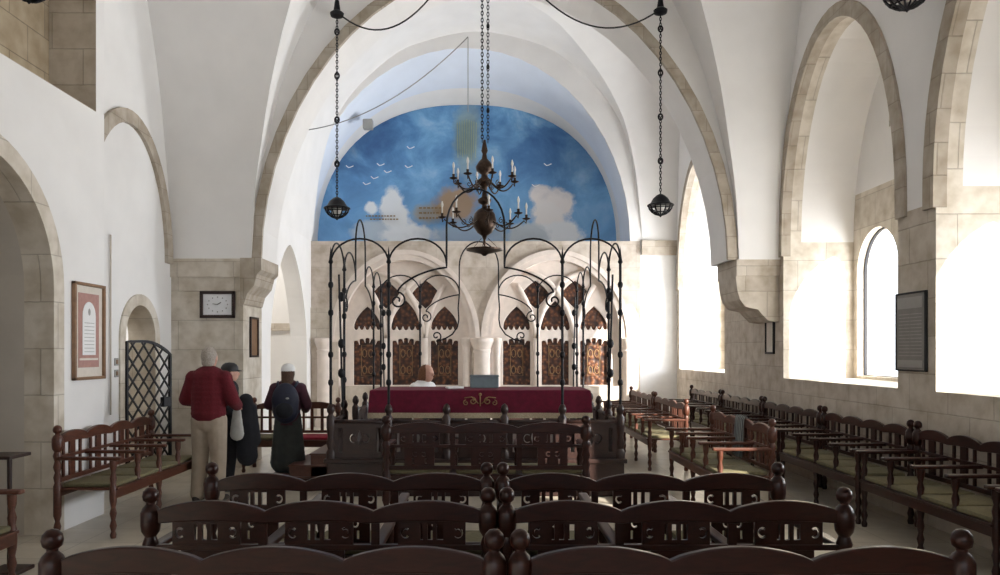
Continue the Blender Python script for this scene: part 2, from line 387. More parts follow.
# ------------------------------------------------------------ walls with arched openings
def arch_curve(c, hw, spring, rise, n=24, p=2.0, pt=2.0):
    """points from left spring to right spring: superellipse"""
    out = []
    for i in range(n+1):
        a = PI-PI*i/n; cx, sx = math.cos(a), math.sin(a)
        out.append((c+hw*math.copysign(abs(cx)**(2/p), cx), spring+rise*abs(sx)**(2/pt)))
    return out
def op(c, hw, sill, spring, rise, p=2.0): return dict(c=c, hw=hw, sill=sill, spring=spring, rise=rise, p=p)
def op_top(o, u):
    k = min(1, abs(u-o['c'])/o['hw']); return o['spring']+o['rise']*(max(0, 1-k**o['p']))**(1/o['p'])
def arch_wall(name, axis, a0, a1, u0, u1, z0, z1, ops, mats, split=None, reveal_split=None, mat_fn=None):
    """wall slab between a0 (room side) and a1 along axis 'x' or 'y'; u runs the other way. mats: [low, high, reveal_low, reveal_high]"""
    us = {u0, u1}
    for o in ops:
        for i in range(29):
            a = PI*i/28; us.add(round(o['c']-o['hw']*math.cos(a), 5))
    us = sorted(u for u in us if u0-1e-6 <= u <= u1+1e-6); mb = MB()
    def P(a, u, z): return (a, u, z) if axis == 'x' else (u, a, z)
    for ua, ub in zip(us, us[1:]):
        if ub-ua < 1e-6: continue
        um = (ua+ub)/2; act = sorted([o for o in ops if abs(um-o['c']) < o['hw']], key=lambda o: o['sill'])
        la, lb = z0, z0; spans = []
        for o in act:
            spans.append((la, lb, o['sill'], o['sill'])); la, lb = op_top(o, ua), op_top(o, ub)
            for a_, b_ in ((a0, (a0+.25*(1 if a1 > a0 else -1)) if abs(a1-a0) > .5 else a1), ((a0+.25*(1 if a1 > a0 else -1)) if abs(a1-a0) > .5 else a1, a1)):
                if abs(a_-b_) < 1e-6: continue
                first = a_ == a0
                mi = 2 if first or min(la, lb) < (split or -1) else 3
                mb.add([P(a_, ua, la), P(a_, ub, lb), P(b_, ub, lb), P(b_, ua, la)], [(0, 1, 2, 3)], mi)
                if o['sill'] > z0+1e-4: mb.add([P(a_, ua, o['sill']), P(a_, ub, o['sill']), P(b_, ub, o['sill']), P(b_, ua, o['sill'])], [(0, 1, 2, 3)], 2)
        spans.append((la, lb, z1, z1))
        for (pa, pb, qa, qb) in spans:
            if max(qa-pa, qb-pb) < 1e-5: continue
            parts = [(pa, pb, qa, qb, 0 if split and max(qa, qb) <= split+1e-6 else 1)]
            if split and min(pa, pb) < split < max(qa, qb):
                sa, sb = min(max(split, pa), qa), min(max(split, pb), qb)
                parts = [(pa, pb, sa, sb, 0), (sa, sb, qa, qb, 1)]
            for (ra, rb, ta, tb, mi) in parts:
                for aa in (a0, a1):
                    mb.add([P(aa, ua, ra), P(aa, ub, rb), P(aa, ub, tb), P(aa, ua, ta)], [(0, 1, 2, 3)], mi)
    for o in ops:       # jambs
        for s in (-1, 1):
            u = o['c']+s*o['hw']
            if not (u0-1e-6 <= u <= u1+1e-6): continue
            zt = o['spring']
            if abs(a1-a0) > .5:
                am = a0+.25*(1 if a1 > a0 else -1)
                mb.add([P(a0, u, o['sill']), P(am, u, o['sill']), P(am, u, zt), P(a0, u, zt)], [(0, 1, 2, 3)], 2)
                mb.add([P(am, u, o['sill']), P(a1, u, o['sill']), P(a1, u, zt), P(am, u, zt)], [(0, 1, 2, 3)], 4 if len(mats) > 4 else 2)
            else:
                mb.add([P(a0, u, o['sill']), P(a1, u, o['sill']), P(a1, u, zt), P(a0, u, zt)], [(0, 1, 2, 3)], 2)
    for u in (u0, u1):
        mb.add([P(a0, u, z0), P(a1, u, z0), P(a1, u, z1), P(a0, u, z1)], [(0, 1, 2, 3)], 1)
    return struct(mb.build(name, mats))
def ring(name, axis, a0, a1, o, w, mat, foot=None, n=28, inner=0.0, half=None):
    """stone arch band around an opening, down to foot"""
    th = [PI-PI*i/n for i in range(n+1)]
    def pt(k, a):
        hw, r = o['hw']+k, o['rise']+k
        c_, s_ = math.cos(a), math.sin(a); p = o['p']
        return (o['c']+hw*math.copysign(abs(c_)**(2/p), c_), o['spring']+r*abs(s_)**(2/p))
    inner -= .004; w += .004; ins = [pt(inner, a) for a in th]; outs = [pt(inner+w, a) for a in th]
    if foot is not None:
        ins = [(ins[0][0], foot)]+ins+[(ins[-1][0], foot)]; outs = [(outs[0][0], foot)]+outs+[(outs[-1][0], foot)]
    if half is not None:
        keep = [i for i in range(len(ins)) if half(ins[i][0])]; ins = [ins[i] for i in keep]; outs = [outs[i] for i in keep]
    def P(a, q): return (a, q[0], q[1]) if axis == 'x' else (q[0], a, q[1])
    mb = MB()
    for A, B in ((( a0, ins), (a0, outs)), ((a1, ins), (a1, outs)), ((a0, ins), (a1, ins)), ((a0, outs), (a1, outs))):
        mb.strip([P(A[0], q) for q in A[1]], [P(B[0], q) for q in B[1]])
    for e in (0, -1): mb.add([P(a0, ins[e]), P(a0, outs[e]), P(a1, outs[e]), P(a1, ins[e])], [(0, 1, 2, 3)])
    mb2 = bmesh.new()
    ob = mb.build(name, mat)
    mb2.from_mesh(ob.data); bmesh.ops.remove_doubles(mb2, verts=mb2.verts[:], dist=1e-5); bmesh.ops.recalc_face_normals(mb2, faces=mb2.faces[:]); mb2.to_mesh(ob.data); mb2.free()
    return struct(ob)

# right wall with deep embrasures
W1 = op(9.12, 1.47, 1.28, 3.2, 2.46); W2 = op(5.45, 1.55, 1.28, 3.2, 2.46); W3 = op(14.75, 1.55, 1.28, 3.2, 2.3); W0 = op(1.2, 1.55, 1.28, 3.2, 2.28)
st, pl = M['stone'], M['plaster']
arch_wall('wall_right', 'x', XR, 5.19, -4, 19, 0, H, [W0, W1, W2, W3], [st, pl, M['stone_big'], pl], split=3.05)
lights = [(9.96, .52, 1.32, 2.75, .56), (8.2, .68, 1.32, 2.75, .55), (6.2, .5, 1.32, 2.75, .52), (4.35, .45, 1.32, 2.75, .52),
          (15.6, .5, 1.32, 3.3, .6), (14.2, .55, 1.32, 3.3, .6), (9.56, .1, 4.55, 4.85, .12)]
lops = [op(*a) for a in lights]
arch_wall('wall_outer', 'x', 5.19, 5.5, -4, 19, 0, H, lops, [M['stone_big'], pl, M['stone_big'], M['stone_big']], split=3.85)
for k, o in enumerate((W1, W2, W3)): ring('trim_%d' % (k+1), 'x', XR-.03, XR+.1, o, .17, M['stone_rib'], foot=3.0)
for k, o in enumerate(lops):
    wn = bpy.data.objects.new('window_%d' % (k+1), None); C.objects.link(wn); wn.location = (5.3, o['c'], o['sill']); struct(wn)
    cur = [(u-o['c'], z-o['sill']) for u, z in arch_curve(o['c'], o['hw'], o['spring'], o['rise'], 18)]
    path = [(0, cur[0][0], 0)]+[(0, u, z) for u, z in cur]+[(0, cur[-1][0], 0)]
    f = MB(); f.tube(path, .028, 4, closed=True)
    if k > 6:
        hh = o['spring']-o['sill']; f.tube([(0, -o['hw'], hh), (0, o['hw'], hh)], .014, 4); f.tube([(0, -o['hw'], hh*.5), (0, o['hw'], hh*.5)], .012, 4)
        f.tube([(0, 0, 0), (0, 0, hh+o['rise'])], .016, 4)
    f.build('window_frame', M['iron'], wn)
    p = MB(); n = len(path); p.add([(0, u, z) for _, u, z in path], [tuple(range(n))]); p.build('pane', M['glass'], wn)

arch_wall('wall_back', 'y', -4.0, -4.4, XL2, XR+1.3, 0, H, [op(-2.2, .7, 1.2, 3.2, .7), op(0, .7, 1.2, 3.8, .7), op(2.0, .7, 1.2, 3.2, .7)], [pl, pl, pl, pl])
# left wall, near part with the shallow arched niche and the gallery over it
NI = op(5.69, 1.05, 0, 2.22, 1.05)
arch_wall('wall_left', 'x', XL, -5.6, -4, 7.66, 0, 4.05, [NI], [pl, pl, M['stone_big'], M['plaster_shaded'], M['plaster_shaded']])
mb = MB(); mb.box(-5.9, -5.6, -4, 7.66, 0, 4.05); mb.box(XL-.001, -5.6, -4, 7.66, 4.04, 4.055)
struct(mb.build('wall_left_passage', M['plaster_shaded']))
ring('trim_4', 'x', XL+.02, XL-.1, NI, .16, M['stone_big'], foot=0)
mb = MB(); mb.box(-4.6, -4.37, -4, 7.52, 4.05, H); struct(mb.build('wall_gallery', M['stone_dark']))
mb = MB(); mb.box(-4.37, XL, 7.5, 7.66, 4.05, H, 0)
o = mb.build('wall_gallery_jamb', [M['stone'], pl])
for p_ in o.data.polygons:
    if abs(p_.normal.x) > .5 or p_.normal.y > .5: p_.material_index = 1
struct(o)
# left wall, recessed part with the gate
GT = op(9.75, .42, 0, 1.84, .42)
arch_wall('wall_left_recess', 'x', XL2, XL2-.35, 7.6, YP0+.1, 0, H, [GT], [pl, pl, M['stone_big'], M['stone_big']])
ring('trim_5', 'x', XL2+.02, XL2-.1, GT, .14, M['stone_big'], foot=0)
BA = op(9.45, 1.06, 0, 2.9, 1.62)
ring('trim_6', 'x', XL2+.05, XL2-.02, BA, .17, M['stone_rib'], foot=2.9)
# transverse arch and its piers
TA = op(.14, 3.45, 0, 2.97, 4.4)
arch_wall('wall_transverse', 'y', YP0+.04, YP1, XL2-.02, XR+.02, 2.97, H, [op(.12, 3.36, 2.97, 2.97, 4.2, 1.93)], [pl, pl, pl, pl])
ring('trim_7', 'y', YP0+.01, YP0+.07, op(.12, 3.34, 0, 2.97, 4.18, 1.93), .14, M['stone_rib'])
mb = MB(); mb.box(XL2-.3, -3.47, YP0+.02, YP1, 0, 2.99); mb.box(XL2-.3, -3.4, YP0-.02, YP1+.02, 2.72, 2.98)
struct(mb.build('wall_pier_left', M['stone_big']))
mb = MB(); mb.box(3.58, XR+.02, YP0+.01, YP1, 2.74, 2.99)
mb.prism([(4.22, 2.08), (4.05, 2.10), (3.95, 2.2), (3.9, 2.26), (3.72, 2.30), (3.64, 2.4), (3.60, 2.55), (3.58, 2.74), (4.22, 2.74)], YP0+.05, YP1-.05)
struct(mb.build('wall_pier_right', M['stone']))
mb = MB(); mb.prism([(-3.5, 2.3), (-3.44, 2.34), (-3.4, 2.48), (-3.3, 2.6), (-3.26, 2.76), (-3.2, 2.82), (-3.2, 2.99), (-3.5, 2.99)], YP0-.03, YP1-.05)
struct(mb.build('trim_8', M['stone_rib']))
# far bay, left side: big pointed opening into the side aisle
FO = op(14.75, 1.35, 0, 1.9, 1.86, 1.55)
arch_wall('wall_left_far', 'x', -3.85, -4.2, YP1-.05, YE+.1, 0, 4.09, [FO], [pl, pl, pl, pl])
mb = MB(); mb.box(-7.2, -3.86, YE+.1, YE+.35, 0, 5); mb.box(-7.4, -7.2, 7.6, YE+.3, 0, 5); mb.box(-7.4, -4.9, 7.4, 7.65, 0, 5); mb.box(-7.4, -4.7, 7.4, YP1-.1, 4.6, 5); mb.box(-7.4, -4.1, YP1-.1, YE+.3, 4.6, 5)
struct(mb.build('wall_aisle', pl))
mb = MB(); mb.box(-7.2, -3.9, YE-.02, YE+.12, 2.12, 2.28); struct(mb.build('trim_9', M['stone']))
mb = MB(); mb.box(-6.0, -5.85, 8.6, 11.4, 0, 4.6); struct(mb.build('wall_aisle_partition', M['stone_big']))
ld = bpy.data.lights.new('aisle_lamp', 'POINT'); ld.energy = 130; ld.shadow_soft_size = .15; ld.color = (1, .95, .88)
lo = bpy.data.objects.new('aisle_lamp', ld); C.objects.link(lo); lo.location = (-5.4, 14.4, 3.9)
ld2 = bpy.data.lights.new('aisle_lamp', 'POINT'); ld2.energy = 60; ld2.shadow_soft_size = .15; ld2.color = (1, .95, .88)
lo2 = bpy.data.objects.new('aisle_lamp', ld2); C.objects.link(lo2); lo2.location = (-5.2, 9.0, 3.6)
# far end wall: spandrel over the apse arch, strip right of the ark
AF = dict(c=-.46, hw=3.63, sill=4.0, spring=4.09, rise=4.25, p=2.0)
arch_wall('wall_end', 'y', YE, YE+.05, -4.4, XR+.6, 4.09, 10, [dict(AF)], [pl, pl, pl, pl])
mb = MB(); mb.box(3.39, XR+.6, YE, YE+.4, 0, 4.09); struct(mb.build('wall_end_right', M['white']))
mb = MB(); mb.box(3.42, XR+.2, YE-.05, YE+.1, 3.78, 4.1); struct(mb.build('trim_10', M['stone']))
fr = arch_curve(-.46, 3.63, 4.09, 4.25, 40); mu = arch_curve(-.46, 3.62, 4.09, 3.54, 40, 2.35, 2.35)
mb = MB(); mid = [((a[0]+b[0])/2, (a[1]*.35+b[1]*.65)) for a, b in zip(fr, mu)]
mb.strip([(x, YE, z) for x, z in fr], [(x, YE+1.2, z) for x, z in mid], 0); mb.strip([(x, YE+1.2, z) for x, z in mid], [(x, YM+.02, z) for x, z in mu], 1)
struct(mb.build('ceiling_apse', [M['plaster_blue'], M['plaster']], smooth=True))
mb = MB(); pts = [(-.46-3.62, 3.9)]+mu+[(-.46+3.62, 3.9)]; n = len(pts)
mb.prism(pts, YM, YM+.06)
o = mb.build('mural', mural_mat(-.46, 3.62, 4.1, 3.5)); tag(o, 'painted blue sky mural with white clouds filling the arch above the ark wall', 'mural')
struct(MB().box(-4.2, 4.0, YM-.02, YM+.3, 0, 4.2).build('wall_apse', pl))

def stroke(pts): return [PX(x, y, 18.10) for x, y in pts]
mu_o = o
rnd = random.Random(3)
for (bx, by) in ((350, 167), (381, 165), (375, 178), (367, 184), (411, 148), (409, 167), (388, 172), (536, 186), (548, 165)):
    mb = MB(); mb.tube(stroke([(bx-4, by-1.5), (bx-1.5, by+.6), (bx+.5, by+.2), (bx+3.5, by-1.2)]), .012, 5); mb.build('painted_bird', M['white'], mu_o)
mb = MB()
for i in range(9):
    x = 458+i*2.2; mb.tube(stroke([(x-(4-i)*.2, 119+abs(i-4)*.9), (x, 160-rnd.random()*9)]), .012, 4)
mb.build('painted_rays', M['ray_paint'], mu_o)
mb = MB()
for row, (xa, xb) in enumerate(((366, 396), (370, 398))):
    x = xa
    while x < xb:
        w = 1+rnd.random()*1.6; mb.tube(stroke([(x, 216+row*3.2), (x+w, 216+row*3.2)]), .018, 4); x += w+1.1
for row in range(3):
    x = 419
    while x < 441:
        w = 1.2+rnd.random()*2; mb.tube(stroke([(x, 208+row*5), (x+w, 208+row*5)]), .022, 4); x += w+1.3
mb.build('painted_writing', M['gold'], mu_o)
# ------------------------------------------------------------ ark facade
S_ = YE/FPX
def fx(px): return (px-VX)*S_
def fz(py): return CAMH+(VY-py)*S_
zs, za = fz(342), fz(259)
AL = op(fx(405), 1.46, 0, zs, za-zs, 2.0); AR = op(fx(556), 1.46, 0, zs, za-zs, 2.0)
arch_wall('wall_ark', 'y', YE, YE+.3, -3.85, 3.39, 0, 4.09, [AL, AR], [M['ark_stone'], M['ark_stone'], M['trace'], M['trace']])
struct(MB().box(-3.85, 3.39, YE+.3, YM, 3.9, 4.09).build('wall_ark_shelf', M['ark_stone']))
k = 11
for o_ in (AL, AR):
    ring('trim_%d' % k, 'y', YE-.07, YE+.02, o_, .10, M['trace'], foot=zs, inner=.10); k += 1
    ring('trim_%d' % k, 'y', YE-.03, YE+.15, o_, .13, M['trace'], foot=zs, inner=-.02); k += 1
def column(x0, x1, zc, name):
    c = (x0+x1)/2; r = (x1-x0)/2; mb = MB()
    mb.lathe([(r*1.15, 0), (r*1.15, .12), (r*.95, .2), (r*.86, .3), (r*.84, zc-.25), (r*.95, zc-.2), (r*.85, zc-.16), (r*1.15, zc-.02), (r*1.2, zc), (r*1.2, zc+.08), (r*.3, zc+.1)], (c, YE+.02, 0), 20)
    return struct(mb.build(name, M['trace'], smooth='auto'))
column(fx(472), fx(492), zs, 'trim_15'); column(fx(316), fx(331), zs, 'trim_16'); column(fx(622), fx(636), zs, 'trim_17')
column(fx(462), fx(471), zs, 'trim_18'); column(fx(493), fx(501), zs, 'trim_19')
struct(MB().box(-3.87, fx(334), YE-.05, YE+.02, zs+.1, zs+.75).build('trim_20', M['stone']))

def lobed(x0, x1, z0, z1, lob=5):     # door outline with lobed top
    w = x1-x0; pts = [(x0, z0)]; n = lob
    for i in range(n):
        c = x0+w*(i+.5)/n; base = z1-.06*abs((i-(n-1)/2)/((n-1)/2))**1.6-.04; r = w/n/2
        for j in range(7): a = PI-PI*j/6; pts.append((c+r*math.cos(a), base+r*.6*math.sin(a)))
    return pts+[(x1, z0)]
def spade(cx, w, z0, z1):
    pts = []
    for i in range(5):                 # lobed bottom, left to right
        c = cx-w/2+w*(i+.5)/5; r = w/10
        for j in range(5): a = PI+PI*j/4; pts.append((c+r*math.cos(a), z0+.05+r*math.sin(a)))
    for j in range(1, 9):
        t = j/8; pts.append((cx+w/2*(1-t**1.9), z0+.07+(z1-z0-.07)*t))
    for j in range(7, -1, -1):
        t = j/8; pts.append((cx-w/2*(1-t**1.9), z0+.07+(z1-z0-.07)*t))
    return pts
def diamond(cx, cz, w, h):
    pts = []
    for (a, b) in (((0, -1), (1, .1)), ((1, .1), (0, 1)), ((0, 1), (-1, .1)), ((-1, .1), (0, -1))):
        for j in range(8):
            t = j/8; x = a[0]+(b[0]-a[0])*t; z = a[1]+(b[1]-a[1])*t; q = math.sin(t*PI)*.10
            pts.append((cx+w/2*x*(1+q), cz+h/2*z*(1+q)))
    return pts
def make_ark(cx_px, label):
    a = thing('torah_ark', label, 'ark', (fx(cx_px), YE, 0))
    xs = [-39, 0, 39]; dw = 14.5*S_
    doors = [lobed(q*S_-dw, q*S_+dw, .9, fz(337)) for q in xs]
    spd = [spade(q*S_, 27*S_*(1.05 if q else 1.15), fz(330), fz(305 if q else 299)) for q in xs]
    dia = [diamond(q*S_, fz(294), 29*S_, 30*S_) for q in (-20, 20)]
    out = [(-1.5, .6)]+[(x-AL['c'], z) for x, z in arch_curve(AL['c'], 1.5, zs, za-zs+.04, 26)]+[(1.5, .6)]
    me = plate_mesh(out, doors+spd+dia, .16, .015); link_mesh('tracery', me, M['trace'], a, loc=(0, .24, 0))['label'] = 'pale carved stone tracery'
    # raised ribs of the intersecting arches
    rb = MB()
    for q in (-19.5, 19.5): rb.tube([(q*S_, .13, .7), (q*S_, .13, fz(338))], .065, 10)
    for sgn in (-1, 1):
        for q0, q1 in ((-19.5, 30), (19.5, 62)):
            pts = []
            for j in range(11):
                t = j/10; x = sgn*(q0+(q1-q0)*(t**1.5))*S_; z = fz(338)+(fz(272)-fz(338))*math.sin(t*PI/2)
                if abs(x)/1.42 < 1 and z < zs+(za-zs)*math.sqrt(1-(x/1.42)**2)-.03: pts.append((x, .14, z))
            if len(pts) > 2: rb.tube(pts, .06, 10)
    rb.build('rib', M['trace'], a, smooth=True)
    for d, q in zip(doors, xs):
        D = link_mesh('door', plate_mesh([(x, z) for x, z in d], [], .05), M['carved'], a, loc=(0, .26, 0))
        mo = MB()
        X = q*S_
        for zz in (1.25, 1.62):
            for s in (-1, 1):
                mo.tube([(X+s*.07+math.cos(t)*.05, .0, zz+math.sin(t)*.09) for t in [2*PI*i/8 for i in range(8)]], .008, 5, closed=True)
        mo.tube([(X-.14, 0, 1.12), (X+.14, 0, 1.12), (X+.14, 0, 1.8), (X-.14, 0, 1.8)], .007, 5, closed=True)
        mo.build('gilded_motif', M['gold'], D, smooth=True, loc=(0, -.03, 0))
    for s_ in spd: link_mesh('spade_panel', plate_mesh(s_, [], .05), M['carved'], a, loc=(0, .26, 0))
    for s_ in dia: link_mesh('diamond_panel', plate_mesh(s_, [], .05), M['carved'], a, loc=(0, .26, 0))
    return a
make_ark(405, 'left carved wooden ark under the left stone arch, partly behind the iron canopy')
make_ark(556, 'right carved wooden ark under the right stone arch, beside the bright wall')
for cxp in (405, 556):    # stone bench under the doors
    struct(MB().box(fx(cxp)-1.44, fx(cxp)+1.44, YE-.0, YE+.28, 0, .9).build('trim_%d' % (21 if cxp < 500 else 22), M['ark_stone']))
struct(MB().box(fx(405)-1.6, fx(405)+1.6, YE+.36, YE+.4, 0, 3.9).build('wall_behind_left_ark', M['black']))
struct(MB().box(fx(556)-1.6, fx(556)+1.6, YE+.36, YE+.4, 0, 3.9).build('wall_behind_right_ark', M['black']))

# ------------------------------------------------------------ benches
POST = [(.026, 0), (.03, .03), (.022, .06), (.032, .10), (.02, .15), (.034, .2), (.034, .46), (.024, .49), (.034, .54), (.022, .58), (.036, .63), (.024, .68), (.038, .73), (.026, .765), (.042, .79), (.046, .82), (.046, .88), (.036, .903), (.02, .92), (.02, .928), (.034, .94), (.038, .96), (.034, .982), (.02, .997), (0.002, 1.002)]
FPOST = [(.022, 0), (.028, .03), (.018, .06), (.03, .11), (.018, .16), (.03, .22), (.02, .27), (.03, .33), (.032, .37), (.032, .45), (.022, .48), (.03, .53), (.018, .58), (.028, .62), (.03, .66), (.03, .69)]
def c_hole(cx, cz, r, w, flip):
    pts = []
    a0, a1 = (.25*PI, 1.75*PI)
    for i in range(11):
        a = a0+(a1-a0)*i/10; pts.append((cx+flip*r*math.cos(a), cz+r*1.15*math.sin(a)))
    for i in range(10, -1, -1):
        a = a0+(a1-a0)*i/10; pts.append((cx+flip*(r-w)*math.cos(a), cz+(r-w)*1.15*math.sin(a)))
    return pts
def rect(x0, x1, z0, z1): return [(x0, z0), (x1, z0), (x1, z1), (x0, z1)]
def make_bench(label, n, w, style, wood, cush=('cushion',), group=None, arms='all', depth=.52):
    L = n*w; b = thing('bench', label, 'bench', group=group); Wd = M[wood]
    pm = MB().lathe(POST, seg=14).mesh('post', Wd, 'auto')
    for s in (-1, 1):
        o = bpy.data.objects.new('back_post', pm); C.objects.link(o); o.parent = b; o.location = (s*L/2, 0, 0)
    top = []; bot = []
    ns = 14*n
    for i in range(ns+1):
        u = i/ns; x = -L/2+.03+(L-.06)*u; ph = abs(math.sin(u*n*PI)); top.append((x, .882+.05*ph**.75)); bot.append((x, .835+.012*ph))
    link_mesh('top_rail', plate_mesh(bot+top[::-1], [], .034, .006), Wd, b)
    lr = MB(); lr.bbox(-L/2, L/2, -.014, .014, .70, .728, .004); lr.build('lower_rail', Wd, b)
    lr = MB(); lr.bbox(-L/2, L/2, -.014, .014, .49, .53, .004); lr.build('bottom_rail', Wd, b)
    if style == 'carved':
        hw = w*.30
        outer = rect(-hw, hw, .722, .852)
        holes = [c_hole(-hw+.036, .785, .024, .011, 1), c_hole(hw-.036, .785, .024, .011, -1), rect(-.055, -.042, .75, .825), rect(-.02, .004, .75, .825), rect(.024, .055, .75, .825)]
        pm2 = plate_mesh(outer, holes, .02)
        lo = plate_mesh(rect(-hw*.75, hw*.75, .525, .705), [c_hole(-.035, .64, .022, .010, 1), c_hole(.035, .64, .022, .010, -1), rect(-.06, -.045, .55, .60), rect(.045, .06, .55, .60)], .02)
        st_m = MB().box(-.02, .02, -.011, .011, .52, .85).mesh('stile', Wd)
        pm2.materials.append(Wd); lo.materials.append(Wd)
        for k_ in range(n):
            cx = -L/2+w*(k_+.5)
            for me, nm in ((pm2, 'carved_panel'), (lo, 'splat')):
                o = bpy.data.objects.new(nm, me); C.objects.link(o); o.parent = b; o.location = (cx, 0, 0)
            if k_: 
                o = bpy.data.objects.new('stile', st_m); C.objects.link(o); o.parent = b; o.location = (-L/2+w*k_, 0, 0)
    else:
        for k_ in range(n):
            cx = -L/2+w*(k_+.5)
            for dx, sw in ((-w*.32, .016), (-w*.12, .022), (w*.12, .022), (w*.32, .016)) if style == 'slat' else ((-w*.3, .014), (0, .045), (w*.3, .014)):
                mb = MB(); mb.bbox(cx+dx-sw, cx+dx+sw, -.01, .01, .5, .86, .003); mb.build('slat', Wd, b)
    mb = MB(); mb.bbox(-L/2, L/2, .0, .03, .37, .43, .004); mb.bbox(-L/2, L/2, depth-.05, depth-.015, .35, .43, .004); mb.bbox(-L/2-.01, L/2+.01, .0, depth, .425, .445, .004)
    mb.build('seat_frame', Wd, b)
    for k_ in range(n):
        mb = MB(); mb.bbox(-L/2+w*k_+.025, -L/2+w*(k_+1)-.025, .03, depth-.03, .445, .485, .014)
        mb.build('cushion', M[cush[k_ % len(cush)]], b, smooth='auto')
    fm = MB().lathe(FPOST, seg=12).mesh('front_post', Wd, 'auto')
    sm = MB().lathe([(r, z) for r, z in FPOST if z > .4], seg=10).mesh('arm_support', Wd, 'auto')
    for k_ in range(n+1):
        x = -L/2+w*k_
        end = k_ in (0, n)
        if not end and arms == 'ends': continue
        o = bpy.data.objects.new('front_post' if end or k_ == n//2 else 'arm_support', fm if end or k_ == n//2 else sm); C.objects.link(o); o.parent = b; o.location = (x, depth-.045, 0)
        mb = MB(); mb.bbox(x-.03, x+.03, 0, depth+.03, .69, .72, .01); mb.build('armrest', Wd, b)
    return b
rows = 'carved benches in rows facing the ark'
B0 = make_bench('dark carved bench in the nearest row, left of the centre aisle posts', 3, .54, 'carved', 'wood', group=rows)
B0.location = (-.78, 2.75, 0)
place(B0, (.935, 2.75, 0), 0, 'dark carved bench in the nearest row, right half', rows)
place(B0, (-.80, 3.6, 0), 0, 'dark carved bench in the second row from the front, left half', rows)
place(B0, (.91, 3.6, 0), 0, 'dark carved bench in the second row from the front, right half', rows)
place(B0, (-.805, 4.42, 0), 0, 'dark carved bench in the third row, left half, before the standing people', rows)
place(B0, (.91, 4.42, 0), 0, 'dark carved bench in the third row, right half', rows)
b4 = place(B0, (0, 7.3, 0), 0, 'dark carved bench directly in front of the red clothed reading table', rows); b4.scale = (1.2, 1, 1.03)
wg = 'benches along the right wall'
R0 = make_bench('long cushioned bench against the right wall under the nearest window, close to the camera', 4, .458, 'wide', 'wood', group=wg, depth=.55)
R0.location = (4.08, 4.22, 0); R0.rotation_euler = (0, 0, PI/2)
rl = ['long cushioned bench against the right wall below the grey plaque', 'long cushioned bench against the right wall under the middle window',
      'long bench against the right wall below the small framed notice', 'long bench against the right wall before the far window', 'farthest bench on the right wall, under the far window']
for i, lb in enumerate(rl): 
    c_ = place(R0, (4.08, 6.17+1.95*i, 0), PI/2, lb, wg)
    if i == 0: c_['label'] = rl[0]
place(R0, (4.08, 2.27, 0), PI/2, 'bench end on the right wall at the lower right corner', wg)
sg = 'benches in the inner row on the right'
S1 = make_bench('brown bench with a striped cloth over its back, between reading platform and wall benches', 4, .475, 'slat', 'wood_mid', group=sg, depth=.55)
S1.location = (2.78, 8.24, 0); S1.rotation_euler = (0, 0, PI/2)
place(S1, (2.78, 11.37, 0), PI/2, 'sunlit orange brown bench right of the reading platform', sg)
place(S1, (2.78, 13.4, 0), PI/2, 'farther bench behind the sunlit one, right of the reading platform', sg)
# striped cloth over the back of the inner bench
mb = MB(); a_, b_ = [], []
prof = [(-.045, .50), (-.04, .62), (-.035, .75), (-.03, .88), (-.015, .955), (.01, .962), (.03, .93), (.04, .8), (.05, .66), (.06, .52)]
rws = []
for j in range(9):
    x = -.15+.3*j/8; rws.append([(x, y+.006*math.sin(j*1.9+i*.4), z+.01*math.sin(j*1.2)*(1 if z < .6 else 0)) for i, (y, z) in enumerate(prof)])
for r0_, r1_ in zip(rws, rws[1:]): mb.strip(r0_, r1_)
o = mb.build('prayer_shawl', M['striped'], smooth=True, loc=(2.78, 8.15, 0)); o.rotation_euler = (0, 0, PI/2)
o.modifiers.new('s', 'SOLIDIFY').thickness = .008
tag(o, 'grey striped cloth draped over the back of a brown bench', 'shawl')
L1 = make_bench('reddish brown bench along the left wall beside the lattice gate', 4, .465, 'wide', 'wood_mid', depth=.54)
L1.location = (-3.80, 7.58, 0); L1.rotation_euler = (0, 0, -PI/2)
place(L1, (-3.70, 4.14, 0), -PI/2, 'bench end with an olive cushion at the lower left edge')
F1 = make_bench('short bench with one red and one olive cushion behind the white capped person', 2, .60, 'slat', 'wood_mid', ('cushion_red', 'cushion'))
F1.location = (-2.72, 10.75, 0); F1.rotation_euler = (0, 0, PI)
# slim stand, left edge
t = thing('lectern', 'slim dark stand with a flat top at the left edge behind the bench end', 'stand', (-3.57, 5.62, 0))
MB().bbox(-.16, .085, -.13, .13, .86, .885, .005).build('top', M['wood_dark'], t); MB().lathe([(.018, .02), (.014, .4), (.018, .86)], seg=10).build('pole', M['wood_dark'], t, 'auto')
MB().bbox(-.12, .12, -.12, .12, 0, .03, .008).build('base', M['wood_dark'], t)

